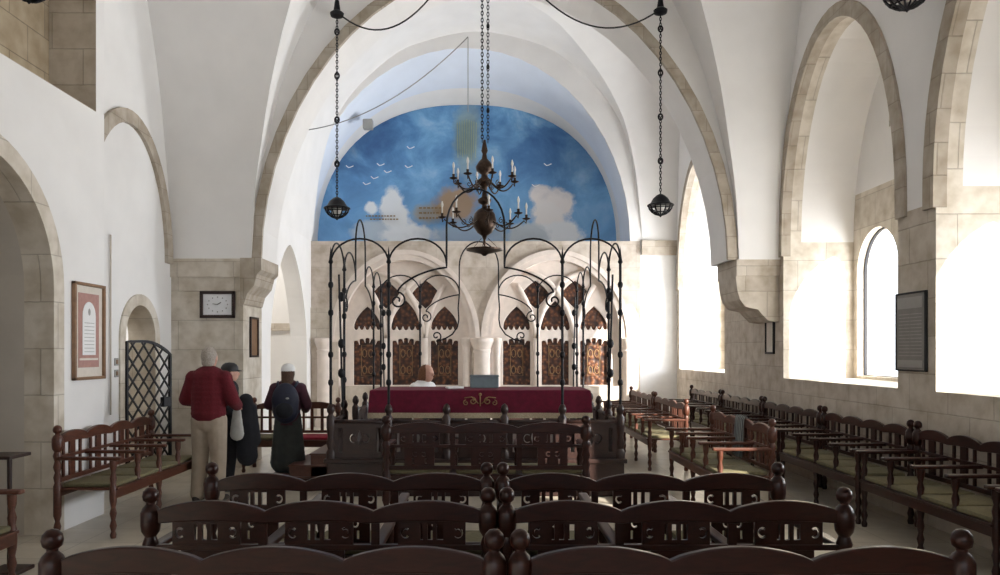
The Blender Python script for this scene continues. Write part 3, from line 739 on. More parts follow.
# ------------------------------------------------------------ bimah with iron canopy
BX, BY0, BY1, BW = -.12, 8.6, 12.7, 1.66
bi = thing('bimah', 'wooden reading platform with tall scrolled black iron canopy in the middle of the hall', 'platform', (BX, BY0, 0))
BD = BY1-BY0
mb = MB(); mb.bbox(-BW-.04, BW+.04, -.04, BD+.04, 0, .40, .01); mb.bbox(-BW-.07, BW+.07, -.07, BD+.07, .38, .43, .01); mb.build('platform', M['wood_dark'], bi)
NEWEL = [(.055, .43), (.055, .5), (.035, .54), (.05, .6), (.035, .68), (.05, .78), (.05, .9), (.03, .93), (.03, .945), (.045, .97), (.045, 1.0), (.03, 1.04), (.004, 1.06)]
nm = MB().lathe(NEWEL, seg=12).mesh('newel_post', M['wood_dark'], 'auto')
fr5 = [-1, -.6, -.2, .2, .6, 1]
def side_pt(side, k):  # side 0 front 1 back 2 left 3 right, k in -1..1
    if side == 0: return (k*BW, 0)
    if side == 1: return (k*BW, BD)
    if side == 2: return (-BW, BD/2+k*BD/2)
    return (BW, BD/2+k*BD/2)
seen = set()
for side in range(4):
    for k_ in fr5:
        if side == 2 and abs(k_) < .3: pass
        q = side_pt(side, k_)
        key = (round(q[0], 2), round(q[1], 2))
        if key in seen: continue
        seen.add(key); o = bpy.data.objects.new('newel_post', nm); C.objects.link(o); o.parent = bi; o.location = (q[0], q[1], 0)
panel_holes = [c_hole(-.07, .66, .05, .018, 1), c_hole(.07, .66, .05, .018, -1), diamond(0, .66, .06, .2)]
for side in range(4):
    for ka, kb in zip(fr5, fr5[1:]):
        if side == 2 and ka == -.6: continue     # the way in from the steps
        a = Vector((*side_pt(side, ka), 0)); b = Vector((*side_pt(side, kb), 0)); ln = (b-a).length; ang = math.atan2(b.y-a.y, b.x-a.x)
        mp = bpy.data.objects.new('railing_panel', None)
        me = plate_mesh([(-ln/2+.02, .43)]+[(-ln/2+.02+(ln-.04)*i/12, .83+.03*math.sin(PI*i/12)) for i in range(13)]+[(ln/2-.02, .43)], panel_holes+[rect(-ln/2+.09, -ln/2+.14, .5, .78), rect(ln/2-.14, ln/2-.09, .5, .78)], .03, .004)
        o = link_mesh('railing_panel', me, M['wood_dark'], bi); o.location = (a+b)/2; o.rotation_euler = (0, 0, ang); bpy.data.objects.remove(mp)
        hr = MB(); hr.tube([a+Vector((0, 0, .85)), b+Vector((0, 0, .85))], .025, 8); hr.build('handrail', M['wood_dark'], bi, smooth=True)
def arc(a, b, h, n=14):      # semicircular loop from a to b (horizontal distance) rising h
    return [Vector(a).lerp(Vector(b), (1-math.cos(PI*i/n))/2)+Vector((0, 0, h*math.sin(PI*i/n))) for i in range(n+1)]
def spiral(c, r, turns, dirx, z0=0, n=22, ax=Vector((1, 0, 0)), start=PI/2):
    out = []
    for i in range(n):
        t = i/(n-1); rr = r*(1-.82*t); a = start+turns*2*PI*t
        out.append(Vector(c)+ax*dirx*rr*math.cos(a)+Vector((0, 0, rr*math.sin(a))))
    return out
ZT = 2.66                     # spring of the loops; crown rises to 3.5
def iron_side(side):
    o0 = Vector((*side_pt(side, -1), 0)); o1 = Vector((*side_pt(side, 1), 0)); ax = (o1-o0).normalized(); Ls = (o1-o0).length; mid = (o0+o1)/2
    def Q(u, z): return mid+ax*(u*Ls/2)+Vector((0, 0, z))
    mb = MB()
    for s in (-1, 1):
        mb.tube(arc(Q(s*1, ZT), Q(s*.6, ZT), .29), .011, 6); mb.build('loop', M['iron'], bi, smooth=True); mb = MB()
        c = []
        c += arc(Q(s*.6, ZT), Q(s*.2, ZT), .29)
        c += [Q(s*(.2+.00*t), ZT-.02*t) for t in (1, 2)]
        # swoop down and back out, ending in a scroll
        for t in [i/12 for i in range(1, 13)]:
            a = t*PI/2; c.append(Q(s*(.2+.34*math.sin(a)*t**.3), ZT-.04-.26*(1-math.cos(a))-.02*t))
        c += spiral(Q(s*.54, ZT-.42), .10, 1.35, s, ax=ax)
        mb.tube(c, .011, 6); mb.build('scroll', M['iron'], bi, smooth=True); mb = MB()
    crown = [Q(-.2, ZT)]+[Q(-.2, ZT+.1*i) for i in range(1, 5)]+[p_ for p_ in arc(Q(-.2, 3.1), Q(.2, 3.1), .42)]+[Q(.2, ZT+.1*i) for i in range(4, 0, -1)]+[Q(.2, ZT)]
    mb.tube(crown, .012, 6); mb.build('crown_arch', M['iron'], bi, smooth=True); mb = MB()
for side in range(4): iron_side(side)
# the lower drop scrolls of the rear side
for s in (-1, 1):
    c = [Vector((s*.33, BD, ZT)), Vector((s*.35, BD, 2.4)), Vector((s*.34, BD, 2.2)), Vector((s*.36, BD, 2.08)), Vector((s*.45, BD, 1.95)), Vector((s*.6, BD, 1.86)), Vector((s*.72, BD, 1.84))]
    MB().tube(c+spiral(Vector((s*.72, BD, 1.92)), .09, -1.2, s, start=-PI/2), .012, 6).build('scroll', M['iron'], bi, smooth=True)
done = set()
for side in range(4):
    for k_ in (-1, -.6, .6, 1):
        q = side_pt(side, k_); key = (round(q[0], 2), round(q[1], 2))
        if key in done: continue
        done.add(key); mb = MB(); mb.tube([(q[0], q[1], 1.0), (q[0], q[1], ZT+.02)], .016, 8)
        mb.lathe([(.016, 0), (.03, .02), (.02, .05), (.006, .16), (.001, .2)], (q[0], q[1], ZT+.0), 8)
        for zz in (1.3, 1.62, 2.1, 2.42): mb.ball((q[0], q[1], zz), (.032, .032, .045), 10, 6)
        if abs(k_) == 1:   # a second slimmer rod stands by each corner
            dx = .09 if q[0] < 0 else -.09
            mb.tube([(q[0]+dx, q[1]+(.25 if q[1] < 1 else -.25), 1.0), (q[0]+dx*.6, q[1]+(.2 if q[1] < 1 else -.2), ZT-.1)], .012, 6)
            for zz in (1.4, 1.75, 2.3): mb.ball((q[0]+dx*.85, q[1]+(.23 if q[1] < 1 else -.23), zz), (.04, .03, .06), 10, 6)
        mb.build('iron_post', M['iron'], bi, smooth='auto')
for i in range(3):   # steps up from the left side
    mb = MB(); mb.bbox(-BW-.09-.26*(3-i), -BW-.06, .5, 1.45, .0, .14*(i+1)-.02, .008); mb.bbox(-BW-.10-.26*(3-i), -BW-.06, .48, 1.47, .14*(i+1)-.02, .14*(i+1), .006)
    mb.build('step', M['wood_mid'], bi)

# reading table under a red velvet cloth
tb = thing('reading_table', 'wooden reading table under the burgundy cloth on the platform', 'table', (BX+.05, 9.45, .43))
MB().bbox(-1.3, 1.3, -.4, .42, .70, .74, .01).build('tabletop', M['wood_dark'], tb)
for sx in (-1, 1):
    for sy in (-1, 1): MB().lathe([(.04, 0), (.03, .1), (.045, .3), (.03, .5), (.045, .7)], (sx*1.2, sy*.33, 0), 10).build('leg', M['wood_dark'], tb, 'auto')
cl = thing('tablecloth', 'burgundy velvet cloth with gold emblem and pale fringe hanging over the reading table', 'tablecloth', (BX+.05, 9.45, .43))
mb = MB()
def cloth_ring(z, off, wob):
    pts = []; hx, hy = 1.33+off, .43+off; per = []
    n = 30
    for i in range(n): per.append((-hx+2*hx*i/n, -hy))
    for i in range(10): per.append((hx, -hy+2*hy*i/10))
    for i in range(n): per.append((hx-2*hx*i/n, hy))
    for i in range(10): per.append((-hx, hy-2*hy*i/10))
    for i, (x, y) in enumerate(per):
        w_ = wob*math.sin(i*1.05); pts.append((x+(w_ if abs(x) > hx-.01 else 0), y-(w_ if abs(y) > hy-.01 else 0)*(1 if y < 0 else -1), z))
    return pts
rs = [cloth_ring(.765, -.02, 0), cloth_ring(.755, 0, 0), cloth_ring(.65, .008, .004), cloth_ring(.52, .014, .01), cloth_ring(.48, .016, .012)]
for r0_, r1_ in zip(rs, rs[1:]): mb.strip(r0_+[r0_[0]], r1_+[r1_[0]])
mb.add(rs[0], [tuple(range(len(rs[0])))])
mb.build('cloth', M['velvet'], cl, smooth='auto')
mb = MB(); r0_ = cloth_ring(.49, .02, .012); r1_ = cloth_ring(.425, .022, .014); mb.strip(r0_+[r0_[0]], r1_+[r1_[0]]); mb.build('fringe', M['fringe'], cl, smooth=True)
mb = MB()
for s in (-1, 1):
    mb.tube(spiral((s*.09, -.452, .63), .045, 1.3, s), .007, 5); mb.tube(spiral((s*.17, -.452, .61), .035, -1.2, s), .006, 5)
    mb.tube([(s*.02, -.452, .6), (s*.1, -.452, .68), (s*.19, -.452, .67)], .007, 5)
mb.tube([(0, -.452, .57), (0, -.452, .70)], .009, 5); mb.ball((0, -.452, .71), (.02, .006, .02), 8, 6)
mb.build('gold_emblem', M['gold'], cl, smooth=True)['label'] = 'gold embroidered emblem'
t = thing('book_stand', 'small grey blue box on the cloth left of the table centre', 'box', (BX+.10, 9.55, 1.197))
MB().bbox(-.18, .18, -.09, .12, 0, .14, .01).build('body', M['greyblue'], t); MB().prism([(-.19, .14), (.19, .14), (.18, .16), (-.18, .16)], -.1, .13).build('lid', M['greyblue'], t)
o = MB().bbox(-.1, .1, -.07, .07, 0, .025, .004).build('prayer_book', M['white'], loc=(BX-.27, 9.35, 1.197)); o.rotation_euler = (0, 0, .3); tag(o, 'open white book lying on the burgundy cloth', 'book')

# ------------------------------------------------------------ chandelier
def chain_mesh(mb, p0, p1, link=.05, r=.005):
    p0 = Vector(p0); p1 = Vector(p1); n = max(1, int((p1-p0).length/(link*.8))); d = (p1-p0)/n
    for i in range(n):
        c = p0+d*(i+.5); a = Vector((1, 0, 0)) if i % 2 else Vector((0, 1, 0))
        mb.tube([c+a*link*.28*math.cos(t)+d.normalized()*link*.55*math.sin(t) for t in [2*PI*j/10 for j in range(10)]], r, 5, closed=True)
cy = 9.75
zc = lambda py: CAMH+(VY-py)*cy/FPX
ch = thing('chandelier', 'two tiered dark brass chandelier with white candle bulbs hanging before the mural', 'chandelier', ((484.5-VX)*cy/FPX, cy, 0))
pz = lambda py: zc(py)
mb = MB()
mb.lathe([(r*.013, pz(y)) for r, y in ((.6, 246), (1.6, 243), (1.0, 240), (1.8, 239), (2.6, 236), (7, 233), (11, 227), (12, 221), (10.5, 214), (7, 210), (3, 208), (2.4, 205), (6, 203), (7, 200), (3, 197), (2.2, 192), (3, 187), (7, 184), (8, 181), (4, 178), (3, 175), (8, 171), (9, 167), (6, 162), (3, 159), (2, 154), (3.4, 151), (1.2, 140))], seg=20)
mb.build('stem', M['bronze'], ch, smooth=True)
mb = MB(); mb.lathe([(.02, pz(256)), (.05, pz(254)), (.235, pz(250.5)), (.24, pz(249)), (.06, pz(248)), (.02, pz(246))], seg=28); mb.build('drip_tray', M['bronze'], ch, smooth='auto')
mb = MB()
for k_ in range(3): a = k_*2*PI/3+.4; mb.tube([(0.22*math.cos(a), .22*math.sin(a), pz(249)), (.05*math.cos(a), .05*math.sin(a), pz(238))], .004, 5)
mb.build('tray_chain', M['bronze'], ch)
def ch_arm(R, z, k_, nA, off, bulb):
    a = 2*PI*k_/nA+off; ux = Vector((math.cos(a), math.sin(a), 0)); dn = .13
    pts = []
    for i in range(17):
        t = i/16; r = .05+(R-.05)*t; zz = z-.02-dn*math.sin(PI*min(1, t*1.05))*(.4+.6*t)*1.2+.05*max(0, .35-t)
        pts.append(ux*r+Vector((0, 0, zz)))
    pts[-1] = ux*R+Vector((0, 0, z-.01)); pts.insert(-1, ux*(R-.005)+Vector((0, 0, z-.06)))
    mb = MB().tube(pts, [.012]*5+[.010]*(len(pts)-5), 6); mb.tube(spiral(ux*(R*.5)+Vector((0, 0, z-.06)), .04, 1.2, 1, ax=ux), .006, 5)
    A = mb.build('arm', M['bronze'], ch, smooth=True)
    b_ = ux*R+Vector((0, 0, z))
    MB().lathe([(.008, -.02), (.05, -.005), (.056, .004), (.02, .006), (.016, .03), (.02, .05), (.012, .055)], b_, 12).build('candle_cup', M['bronze'], A, 'auto')
    MB().lathe([(.010, .05), (.010, .13), (.016, .145), (.017, .165), (.010, .195), (.002, .212)], b_, 10).build('candle_bulb', M['ivory'], A, True)
for k_ in range(8): ch_arm(.41, pz(180), k_, 8, .25, 1)
for k_ in range(8): ch_arm(.55, pz(218), k_, 8, .1, 1)
mb = MB(); chain_mesh(mb, (-.03, 0, pz(142)), (-.03, 0, 7.28), .055, .006); chain_mesh(mb, (.045, 0.03, pz(142)), (.045, .03, 7.28), .055, .005)
for yy in (25, 66, 110): mb.ball((.045, .03, pz(yy)), (.022, .022, .035), 8, 6)
mb.build('chain', M['iron'], ch)
mb = MB(); mb.lathe([(.05, 0), (.06, .02), (.02, .04), (.02, .98)], (0, 0, 7.25), 10); mb.build('ceiling_hook', M['iron'], ch)

# hanging lanterns
def lantern(label, px, py_hook, py_lamp, Y, r=.17, group='hanging openwork lanterns', glassy=False):
    X = (px-VX)*Y/FPX; zh = CAMH+(VY-py_hook)*Y/FPX; zl = CAMH+(VY-py_lamp)*Y/FPX
    t = thing('lantern', label, 'lantern', (X, Y, zl), group=group)
    mb = MB(); mb.lathe([(r*.12, r*.98), (r*.3, r*.9), (r*.62, r*.62), (r*.82, r*.25), (r*1.08, r*.1), (r*1.1, r*.03), (r*.9, r*.0)], seg=24); mb.build('cap', M['iron'], t, 'auto')
    mb = MB()
    for k_ in range(14):
        a = 2*PI*k_/14; mb.tube([(r*q*math.cos(a), r*q*math.sin(a), r*z_) for q, z_ in ((1.0, .02), (.93, -.2), (.74, -.45), (.45, -.66), (.1, -.78))], r*.05, 5)
    for q, z_ in ((.93, -.2), (.6, -.56)): mb.tube([(r*q*math.cos(2*PI*i/20), r*q*math.sin(2*PI*i/20), r*z_) for i in range(20)], r*.045, 5, closed=True)
    mb.lathe([(.001, -.95*r), (r*.1, -.84*r), (r*.14, -.76*r), (.001, -.7*r)], seg=10)
    mb.build('basket', M['iron'], t, smooth=True)
    MB().ball((0, 0, -r*.15), (r*.42, r*.42, r*.5), 14, 10).build('glass_globe', M['ivory'], t, True)
    mb = MB(); L = zh-zl; chain_mesh(mb, (0, 0, r*.98), (0, 0, L), .05, .006)
    for q in range(1, 5):
        z_ = r+(L-r)*(q-.25)/4.2; mb.tube([(r*.17*math.cos(2*PI*i/12), 0, z_+r*.24*math.sin(2*PI*i/12)) for i in range(12)], .013, 6, closed=True)
    mb.build('chain', M['iron'], t)
    return t, Vector((X, Y, zh))
lt, hl = lantern('openwork iron lantern hanging on a long chain in front of the left of the mural', 334+3, 12, 209, 10.55)
MB().lathe([(.02, -.09), (.09, -.06), (.10, -.02), (.05, .02), (.03, .16)], (0, 0, hl.z-lt.location.z), 12).build('hook_plate', M['iron'], lt, 'auto')
rt, hr_ = lantern('openwork iron lantern hanging on a long chain right of the mural', 660.5, 9, 206, 10.55)
MB().lathe([(.02, -.09), (.09, -.06), (.10, -.02), (.05, .02), (.03, .16)], (0, 0, hr_.z-rt.location.z), 12).build('hook_plate', M['iron'], rt, 'auto')
lantern('dark openwork lantern cut off by the top edge at the upper right', 907, -300, -8, 6.9, .2)
lantern('dark openwork lantern cut off by the top edge at the upper left', 29, -200, -14, 6.6, .17)
def cable(name, p0, p1, sag, r, label, extra=None, mat='black'):
    pts = [Vector(p0).lerp(Vector(p1), i/20)-Vector((0, 0, sag*4*(i/20)*(1-i/20))) for i in range(21)]
    if extra: pts += extra
    o = MB().tube(pts, r, 5).build(name, M[mat], smooth=True); tag(o, label, 'cable')
cable('cable', hl, (-.35, 10.6, 7.35), .62, .012, 'drooping cable from the left lantern hook to the vault centre')
cable('cable', hr_, (.25, 10.6, 7.35), .62, .012, 'drooping cable from the right lantern hook to the vault centre')
p0 = PX(299, 131, 13.4); p1 = PX(468, 37, 13.4)
cable('cable', p0, p1, .35, .010, 'long thin wire sagging from the far left wall to the vault before the mural', mat='grey')
o = MB().tube([p1, PX(468, 112, 13.4)], .008, 5).build('wire', M['grey']); tag(o, 'short thin wire hanging straight down above the mural', 'wire')
q = PX(368, 124, 17.0); t = thing('floodlight', 'small grey box lamp fixed to the apse arch at upper left of the mural', 'lamp', q)
MB().bbox(-.11, .11, -.08, .1, -.12, .1, .02).build('housing', M['grey'], t); MB().bbox(-.02, .02, .05, .3, .02, .12, .01).build('bracket', M['grey'], t)

# ------------------------------------------------------------ things on the walls
# framed print, left wall
yy0, yy1 = 7.05, 7.66*1.0; pc = (yy0+7.62)/2; pw = .57; z0_, z1_ = 1.38, 2.32
t = thing('framed_print', 'brown framed print of a white arch on pink hanging on the left wall', 'picture', (XL+.002, pc, 0))
def ybox(mb, u0, u1, za_, zb_, x0, x1): return mb.box(x0, x1, u0, u1, za_, zb_)
mb = MB()
for (a, b, c_, d) in ((-pw/2, pw/2, z1_-.03, z1_), (-pw/2, pw/2, z0_, z0_+.03), (-pw/2, -pw/2+.03, z0_, z1_), (pw/2-.03, pw/2, z0_, z1_)): mb.bbox(0, .04, a, b, c_, d, .005)
mb.build('frame', M['frame_gold'], t)
MB().box(.001, .012, -pw/2+.02, pw/2-.02, z0_+.02, z1_-.02).build('mount', M['mat_cream'], t)
MB().box(.012, .015, -.19, .19, z0_+.12, z1_-.1).build('print_field', M['mat_pink'], t)
me = plate_mesh([(-.12, z0_+.24)]+[(x, z) for x, z in arch_curve(0, .12, z0_+.62, .14, 12)]+[(.12, z0_+.24)], [], .003); me.transform(Matrix.Rotation(-PI/2, 4, 'Z'))
link_mesh('white_arch', me, M['white'], t, loc=(.0175, 0, 0))
mb = MB()
for i in range(9): mb.box(.019, .0205, -.09, .09, z0_+.27+.035*i, z0_+.275+.035*i)
mb.ball((.02, 0, z0_+.66), (.003, .022, .035), 10, 6); mb.build('writing', M['grey'], t)
MB().box(.015, .017, -.17, .17, z0_+.19, z0_+.21).build('band', M['mat_cream'], t)
# conduit and switches
o = MB().tube([(XL2+.02, 8.95, .9), (XL2+.02, 8.95, 3.05)], .011, 8).build('conduit', M['conduit'], smooth=True); tag(o, 'thin beige pipe running down the left wall beside the gate arch', 'pipe')
for zz, lb in ((1.53, 'upper of two small wall switches beside the gate'), (1.39, 'lower of two small wall switches beside the gate')):
    t = thing('light_switch', lb, 'switch', (XL2, 9.12, zz)); MB().bbox(0, .012, -.045, .045, -.045, .045, .003).build('plate', M['grey'], t); MB().bbox(.01, .02, -.02, .02, -.025, .025, .003).build('rocker', M['frame_gold'], t)
# clock
t = thing('wall_clock', 'rectangular dark framed white wall clock on the left stone pier', 'clock', PX(217.5, 304.5, YP0)+Vector((0, .018, 0)))
cw, chh = .25, .193
mb = MB()
for a in ((-cw, cw, chh-.045, chh), (-cw, cw, -chh, -chh+.045), (-cw, -cw+.045, -chh, chh), (cw-.045, cw, -chh, chh)): mb.bbox(a[0], a[1], -.04, 0, a[2], a[3], .006)
mb.build('frame', M['wood_dark'], t); MB().box(-cw+.03, cw-.03, -.015, -.002, -chh+.03, chh-.03).build('face', M['dial'], t)
mb = MB()
for k_ in range(12):
    a = PI/6*k_; r_ = .105; mb.box(r_*1.35*math.sin(a)-.007, r_*1.35*math.sin(a)+.007, -.019, -.015, r_*math.cos(a)-.009, r_*math.cos(a)+.009)
mb.build('hour_marks', M['grey'], t)
MB().tube([(0, -.02, 0), (.05, -.02, .03)], .005, 5).build('hour_hand', M['black'], t); MB().tube([(0, -.022, 0), (-.07, -.022, .01)], .004, 5).build('minute_hand', M['black'], t)
# narrow frame on the pier's inner side
t = thing('framed_notice', 'narrow dark framed notice on the inner side of the left pier', 'picture', (-3.468, 11.18, 1.87))
mb = MB()
for a in ((-.19, .19, .27, .3), (-.19, .19, -.3, -.27), (-.19, -.16, -.3, .3), (.16, .19, -.3, .3)): mb.bbox(0, .03, a[0], a[1], a[2], a[3], .004)
mb.build('frame', M['wood_dark'], t); MB().box(.001, .01, -.17, .17, -.28, .28).build('sheet', M['frame_gold'], t)
# grey plaque between the windows
t = thing('memorial_plaque', 'tall grey plaque with lines of writing on the right wall between two windows', 'plaque', (XR, 7.385, 0))
pz0, pz1 = 1.46, 2.24; mb = MB()
for a in ((-.26, .26, pz1-.016, pz1), (-.26, .26, pz0, pz0+.016), (-.26, -.245, pz0, pz1), (.245, .26, pz0, pz1)): mb.bbox(-.032, 0, a[0], a[1], a[2], a[3], .004)
mb.build('frame', M['black'], t); MB().box(-.025, -.002, -.24, .24, pz0+.02, pz1-.02).build('panel', M['plaque'], t)
mb = MB(); mb.box(-.03, -.025, -.21, .21, pz1-.16, pz1-.05); mb.box(-.03, -.025, -.21, .21, pz0+.04, pz0+.11)
for i in range(13):
    for j in range(2): mb.box(-.028, -.025, -.2+.205*j, -.01+.205*j, pz0+.15+.034*i, pz0+.158+.034*i)
mb.build('writing', M['plaque_hi'], t)
t = thing('framed_sign', 'small framed notice on the right wall below the stone corbel', 'sign', (XR, 11.05, 1.87))
mb = MB()
for a in ((-.16, .16, .22, .25), (-.16, .16, -.25, -.22), (-.16, -.14, -.25, .25), (.14, .16, -.25, .25)): mb.bbox(-.035, 0, a[0], a[1], a[2], a[3], .004)
mb.build('frame', M['black'], t); MB().box(-.015, -.002, -.15, .15, -.23, .23).build('sheet', M['mat_cream'], t)

# lattice gate
t = thing('lattice_gate', 'black iron lattice gate with arched top standing ajar at the left wall', 'gate', (XL2+.03, 9.33, 0), -math.atan2(.2, .78))
gl = .82
def gtop(u): return 1.80-.18*(max(0, u/gl-.35)/.65)**2 -.02*(1-u/gl)
mb = MB(); path = [(0, 0, .05)]+[(0, gl*i/12, gtop(gl*i/12)) for i in range(13)]+[(0, gl, .05)]
mb.tube(path, .024, 4, closed=True); mb.build('frame', M['iron'], t)
mb = MB(); stp = .23
for sgn in (-1, 1):
    k_ = -8
    while k_ < 20:
        pts = []
        for i in range(40):
            u = gl*i/39; z = k_*stp+sgn*u*1.15
            if .07 < z < gtop(u): pts.append((0.0 if sgn > 0 else .012, u, z))
        if len(pts) > 1: mb.tube([pts[0], pts[-1]], .013, 4)
        k_ += 1
mb.build('lattice', M['iron'], t)
MB().bbox(-.03, .03, gl-.16, gl-.03, .92, 1.05, .008).build('lock', M['iron'], t)

# ------------------------------------------------------------ people
def person(name, label, loc, rz, hgt, J, clothes, hair, skin='skin', arms=True, sc=1.0, extra=None):
    """J: joints in local metres, facing +y, feet on z=0"""
    p = thing(name, label, 'person', loc, rz)
    k_ = hgt/1.7
    def V(q): return Vector(q)*k_
    b = MB(); hd = V(J['head']); 
    b.ball(hd, (.078*k_, .098*k_, .118*k_)); b.ball(hd+V((0, .03, -.06)), (.055*k_, .06*k_, .06*k_))
    b.ball(hd+V((0, .105, -.015)), (.014*k_, .02*k_, .025*k_)); b.ball(hd+V((0, .085, -.06)), (.028*k_, .018*k_, .012*k_))
    for s in (-1, 1): b.ball(hd+V((s*.08, -.005, -.01)), (.012*k_, .02*k_, .032*k_)); b.ball(hd+V((s*.032, .082, .012)), (.018*k_, .012*k_, .01*k_))
    ch_ = V(J['chest']); pe = V(J['pelvis'])
    b.limb(hd+V((0, -.02, -.08)), ch_+V((0, 0, .2)), .052*k_, .06*k_)
    b.limb(ch_+V((0, 0, .08)), pe, .12*k_, .115*k_, 1.25, .8)
    for s, sh, el, wr in ((-1, 'shL', 'elL', 'wrL'), (1, 'shR', 'elR', 'wrR')):
        S, E, Wr = V(J[sh]), V(J[el]), V(J[wr]); b.limb(ch_+V((0, 0, .1)), S, .07*k_, .055*k_); b.limb(S, E, .05*k_, .038*k_); b.limb(E, Wr, .038*k_, .026*k_)
        d = (Wr-E).normalized(); side = d.cross(Vector((0, 0, 1))); side = side.normalized() if side.length > .1 else Vector((0, 1, 0))
        b.limb(Wr, Wr+d*.07*k_, .026*k_, .034*k_, 1, 1)
        for f in range(4):
            o_ = side*(f-1.5)*.019*k_; l_ = (.06, .072, .068, .05)[f]*k_; a1 = Wr+d*.085*k_+o_; a2 = a1+d*l_*.55; a3 = a2+(d*.5+Vector((0, 0, -.6)))*l_*.5
            b.limb(a1, a2, .009*k_, .0085*k_); b.limb(a2, a3, .0085*k_, .007*k_)
        b.limb(Wr+d*.03*k_+side*.03*k_*-s, Wr+d*.07*k_+side*.055*k_*-s, .011*k_, .009*k_)
    for hip, kn, an, toe in (('hipL', 'knL', 'anL', 'toL'), ('hipR', 'knR', 'anR', 'toR')):
        A, B, Cc, D = V(J[hip]), V(J[kn]), V(J[an]), V(J[toe]); b.limb(A, B, .078*k_, .052*k_); b.limb(B, Cc, .05*k_, .036*k_); b.limb(Cc+V((0, -.02, -.03)), D, .035*k_, .028*k_)
    link_mesh('body', remesh(b, .0095, 2), M[skin], p, True)
    for cn, cm, fn, vox in clothes:
        mb = MB(); fn(mb, V, J, k_); link_mesh(cn, remesh(mb, vox, 3), M[cm], p, True)
    mb = MB(); hair[1](mb, hd, V, k_); link_mesh('hair', remesh(mb, .01, 2), M[hair[0]], p, True)
    return p
STAND = dict(head=(0, .02, 1.585), chest=(0, 0, 1.25), pelvis=(0, 0, .95), shL=(-.18, 0, 1.36), shR=(.18, 0, 1.36), elL=(-.27, .0, 1.13), elR=(.27, .0, 1.13),
             wrL=(-.2, .22, 1.08), wrR=(.22, .22, 1.05), hipL=(-.09, 0, .9), hipR=(.09, 0, .9), knL=(-.11, .02, .49), knR=(.11, .0, .49), anL=(-.12, -.02, .09), anR=(.12, -.04, .09), toL=(-.14, .13, .035), toR=(.14, .11, .035))
def top_shell(mb, V, J, k_, ex=.022, hem=.82, w=1.32, dp=.95):
    ch_ = V(J['chest'])
    mb.limb(ch_+V((0, -.005, .12)), V((0, -.01, hem+.12)), (.135)*k_, .14*k_, w, dp)
    mb.limb(ch_+V((0, -.01, .19)), ch_+V((0, 0, .1)), .08*k_, .12*k_)
    for sh, el, wr in (('shL', 'elL', 'wrL'), ('shR', 'elR', 'wrR')):
        S, E, Wr = V(J[sh]), V(J[el]), V(J[wr]); mb.limb(ch_+V((0, 0, .1)), S, (.075+ex)*k_, (.058+ex)*k_); mb.limb(S, E, (.052+ex)*k_, (.045+ex)*k_); mb.limb(E, Wr, (.045+ex)*k_, (.032+ex)*k_)
def trousers(mb, V, J, k_, ex=.022):
    mb.limb(V((0, 0, 1.0)), V((0, 0, .88)), .13*k_, .14*k_, 1.25, .95)
    for hip, kn, an in (('hipL', 'knL', 'anL'), ('hipR', 'knR', 'anR')):
        A, B, Cc = V(J[hip]), V(J[kn]), V(J[an]); mb.limb(A, B, .115*k_, .09*k_); mb.limb(B, Cc, .09*k_, .08*k_)
def shoe(an, to): return lambda mb, V, J, k_: mb.limb(V(J[an])+V((0, -.04, -.045)), V(J[to])+V((0, .02, 0)), .045*k_, .036*k_, 1, 1)
def shoes(mat): return [('shoe', mat, shoe('anL', 'toL'), .01), ('shoe', mat, shoe('anR', 'toR'), .01)]
def short_hair(mb, hd, V, k_):
    mb.ball(hd+V((0, -.022, .018)), (.086*k_, .092*k_, .108*k_)); mb.ball(hd+V((0, -.04, -.05)), (.074*k_, .065*k_, .06*k_))
def long_hair(mb, hd, V, k_):
    mb.ball(hd+V((0, -.03, .0)), (.10*k_, .10*k_, .12*k_)); mb.limb(hd+V((0, -.06, -.03)), hd+V((0, -.10, -.24)), .095*k_, .085*k_, 1, .8)
m1 = person('person', 'person in dark red sweater and khaki trousers, back turned, beside the left benches', ((209-VX)*8.25/FPX, 8.25, 0), -.12, 1.70, STAND,
       [('sweater', 'sweater', lambda mb, V, J, k_: top_shell(mb, V, J, k_, .032, .86, 1.42, 1.05), .014), ('trousers', 'khaki', trousers, .014)]+shoes('shoe'), ('hair_grey', short_hair))
J2 = dict(STAND); J2.update(wrR=(.25, .18, .98), elR=(.27, 0, 1.1))
def cap_fn(mb, hd, V, k_):
    pass
m2 = person('person', 'person in black with a black peaked cap half hidden behind the red sweater', ((229-VX)*8.95/FPX, 8.95, 0), -1.1, 1.50, J2,
       [('jacket', 'black_cloth', lambda mb, V, J, k_: top_shell(mb, V, J, k_, .03, .74, 1.3, 1.0), .014), ('trousers', 'black_cloth', trousers, .014)]+shoes('shoe_grey'), ('hair_brown', short_hair))
def cap(parent, J, k_, mat, label):
    hd = Vector(J['head'])*k_; c = thing('cap', label, 'cap') ; bpy.data.objects.remove(c)
    mb = MB(); mb.lathe([(.10*k_, 0), (.103*k_, .02*k_), (.10*k_, .05*k_), (.082*k_, .085*k_), (.05*k_, .108*k_), (.01*k_, .115*k_)], hd+Vector((0, -.012, .03))*k_, 18, sy=1.12)
    n = 9; br = [(.095*k_*math.cos(a), .10*k_*math.sin(a)) for a in [PI*i/n for i in range(n+1)]]; br2 = [(.075*k_*math.cos(a), (.10+.085)*k_*math.sin(a) if 0 < a < PI else .10*k_*math.sin(a)) for a in [PI*i/n for i in range(n+1)]]
    mb.strip([(hd.x+x, hd.y+y-.01, hd.z+.045*k_) for x, y in br], [(hd.x+x, hd.y+y-.01, hd.z+.03*k_) for x, y in br2])
    mb.strip([(hd.x+x, hd.y+y-.01, hd.z+.035*k_) for x, y in br], [(hd.x+x, hd.y+y-.01, hd.z+.022*k_) for x, y in br2])
    o = mb.build('cap', M[mat], parent, 'auto'); return o
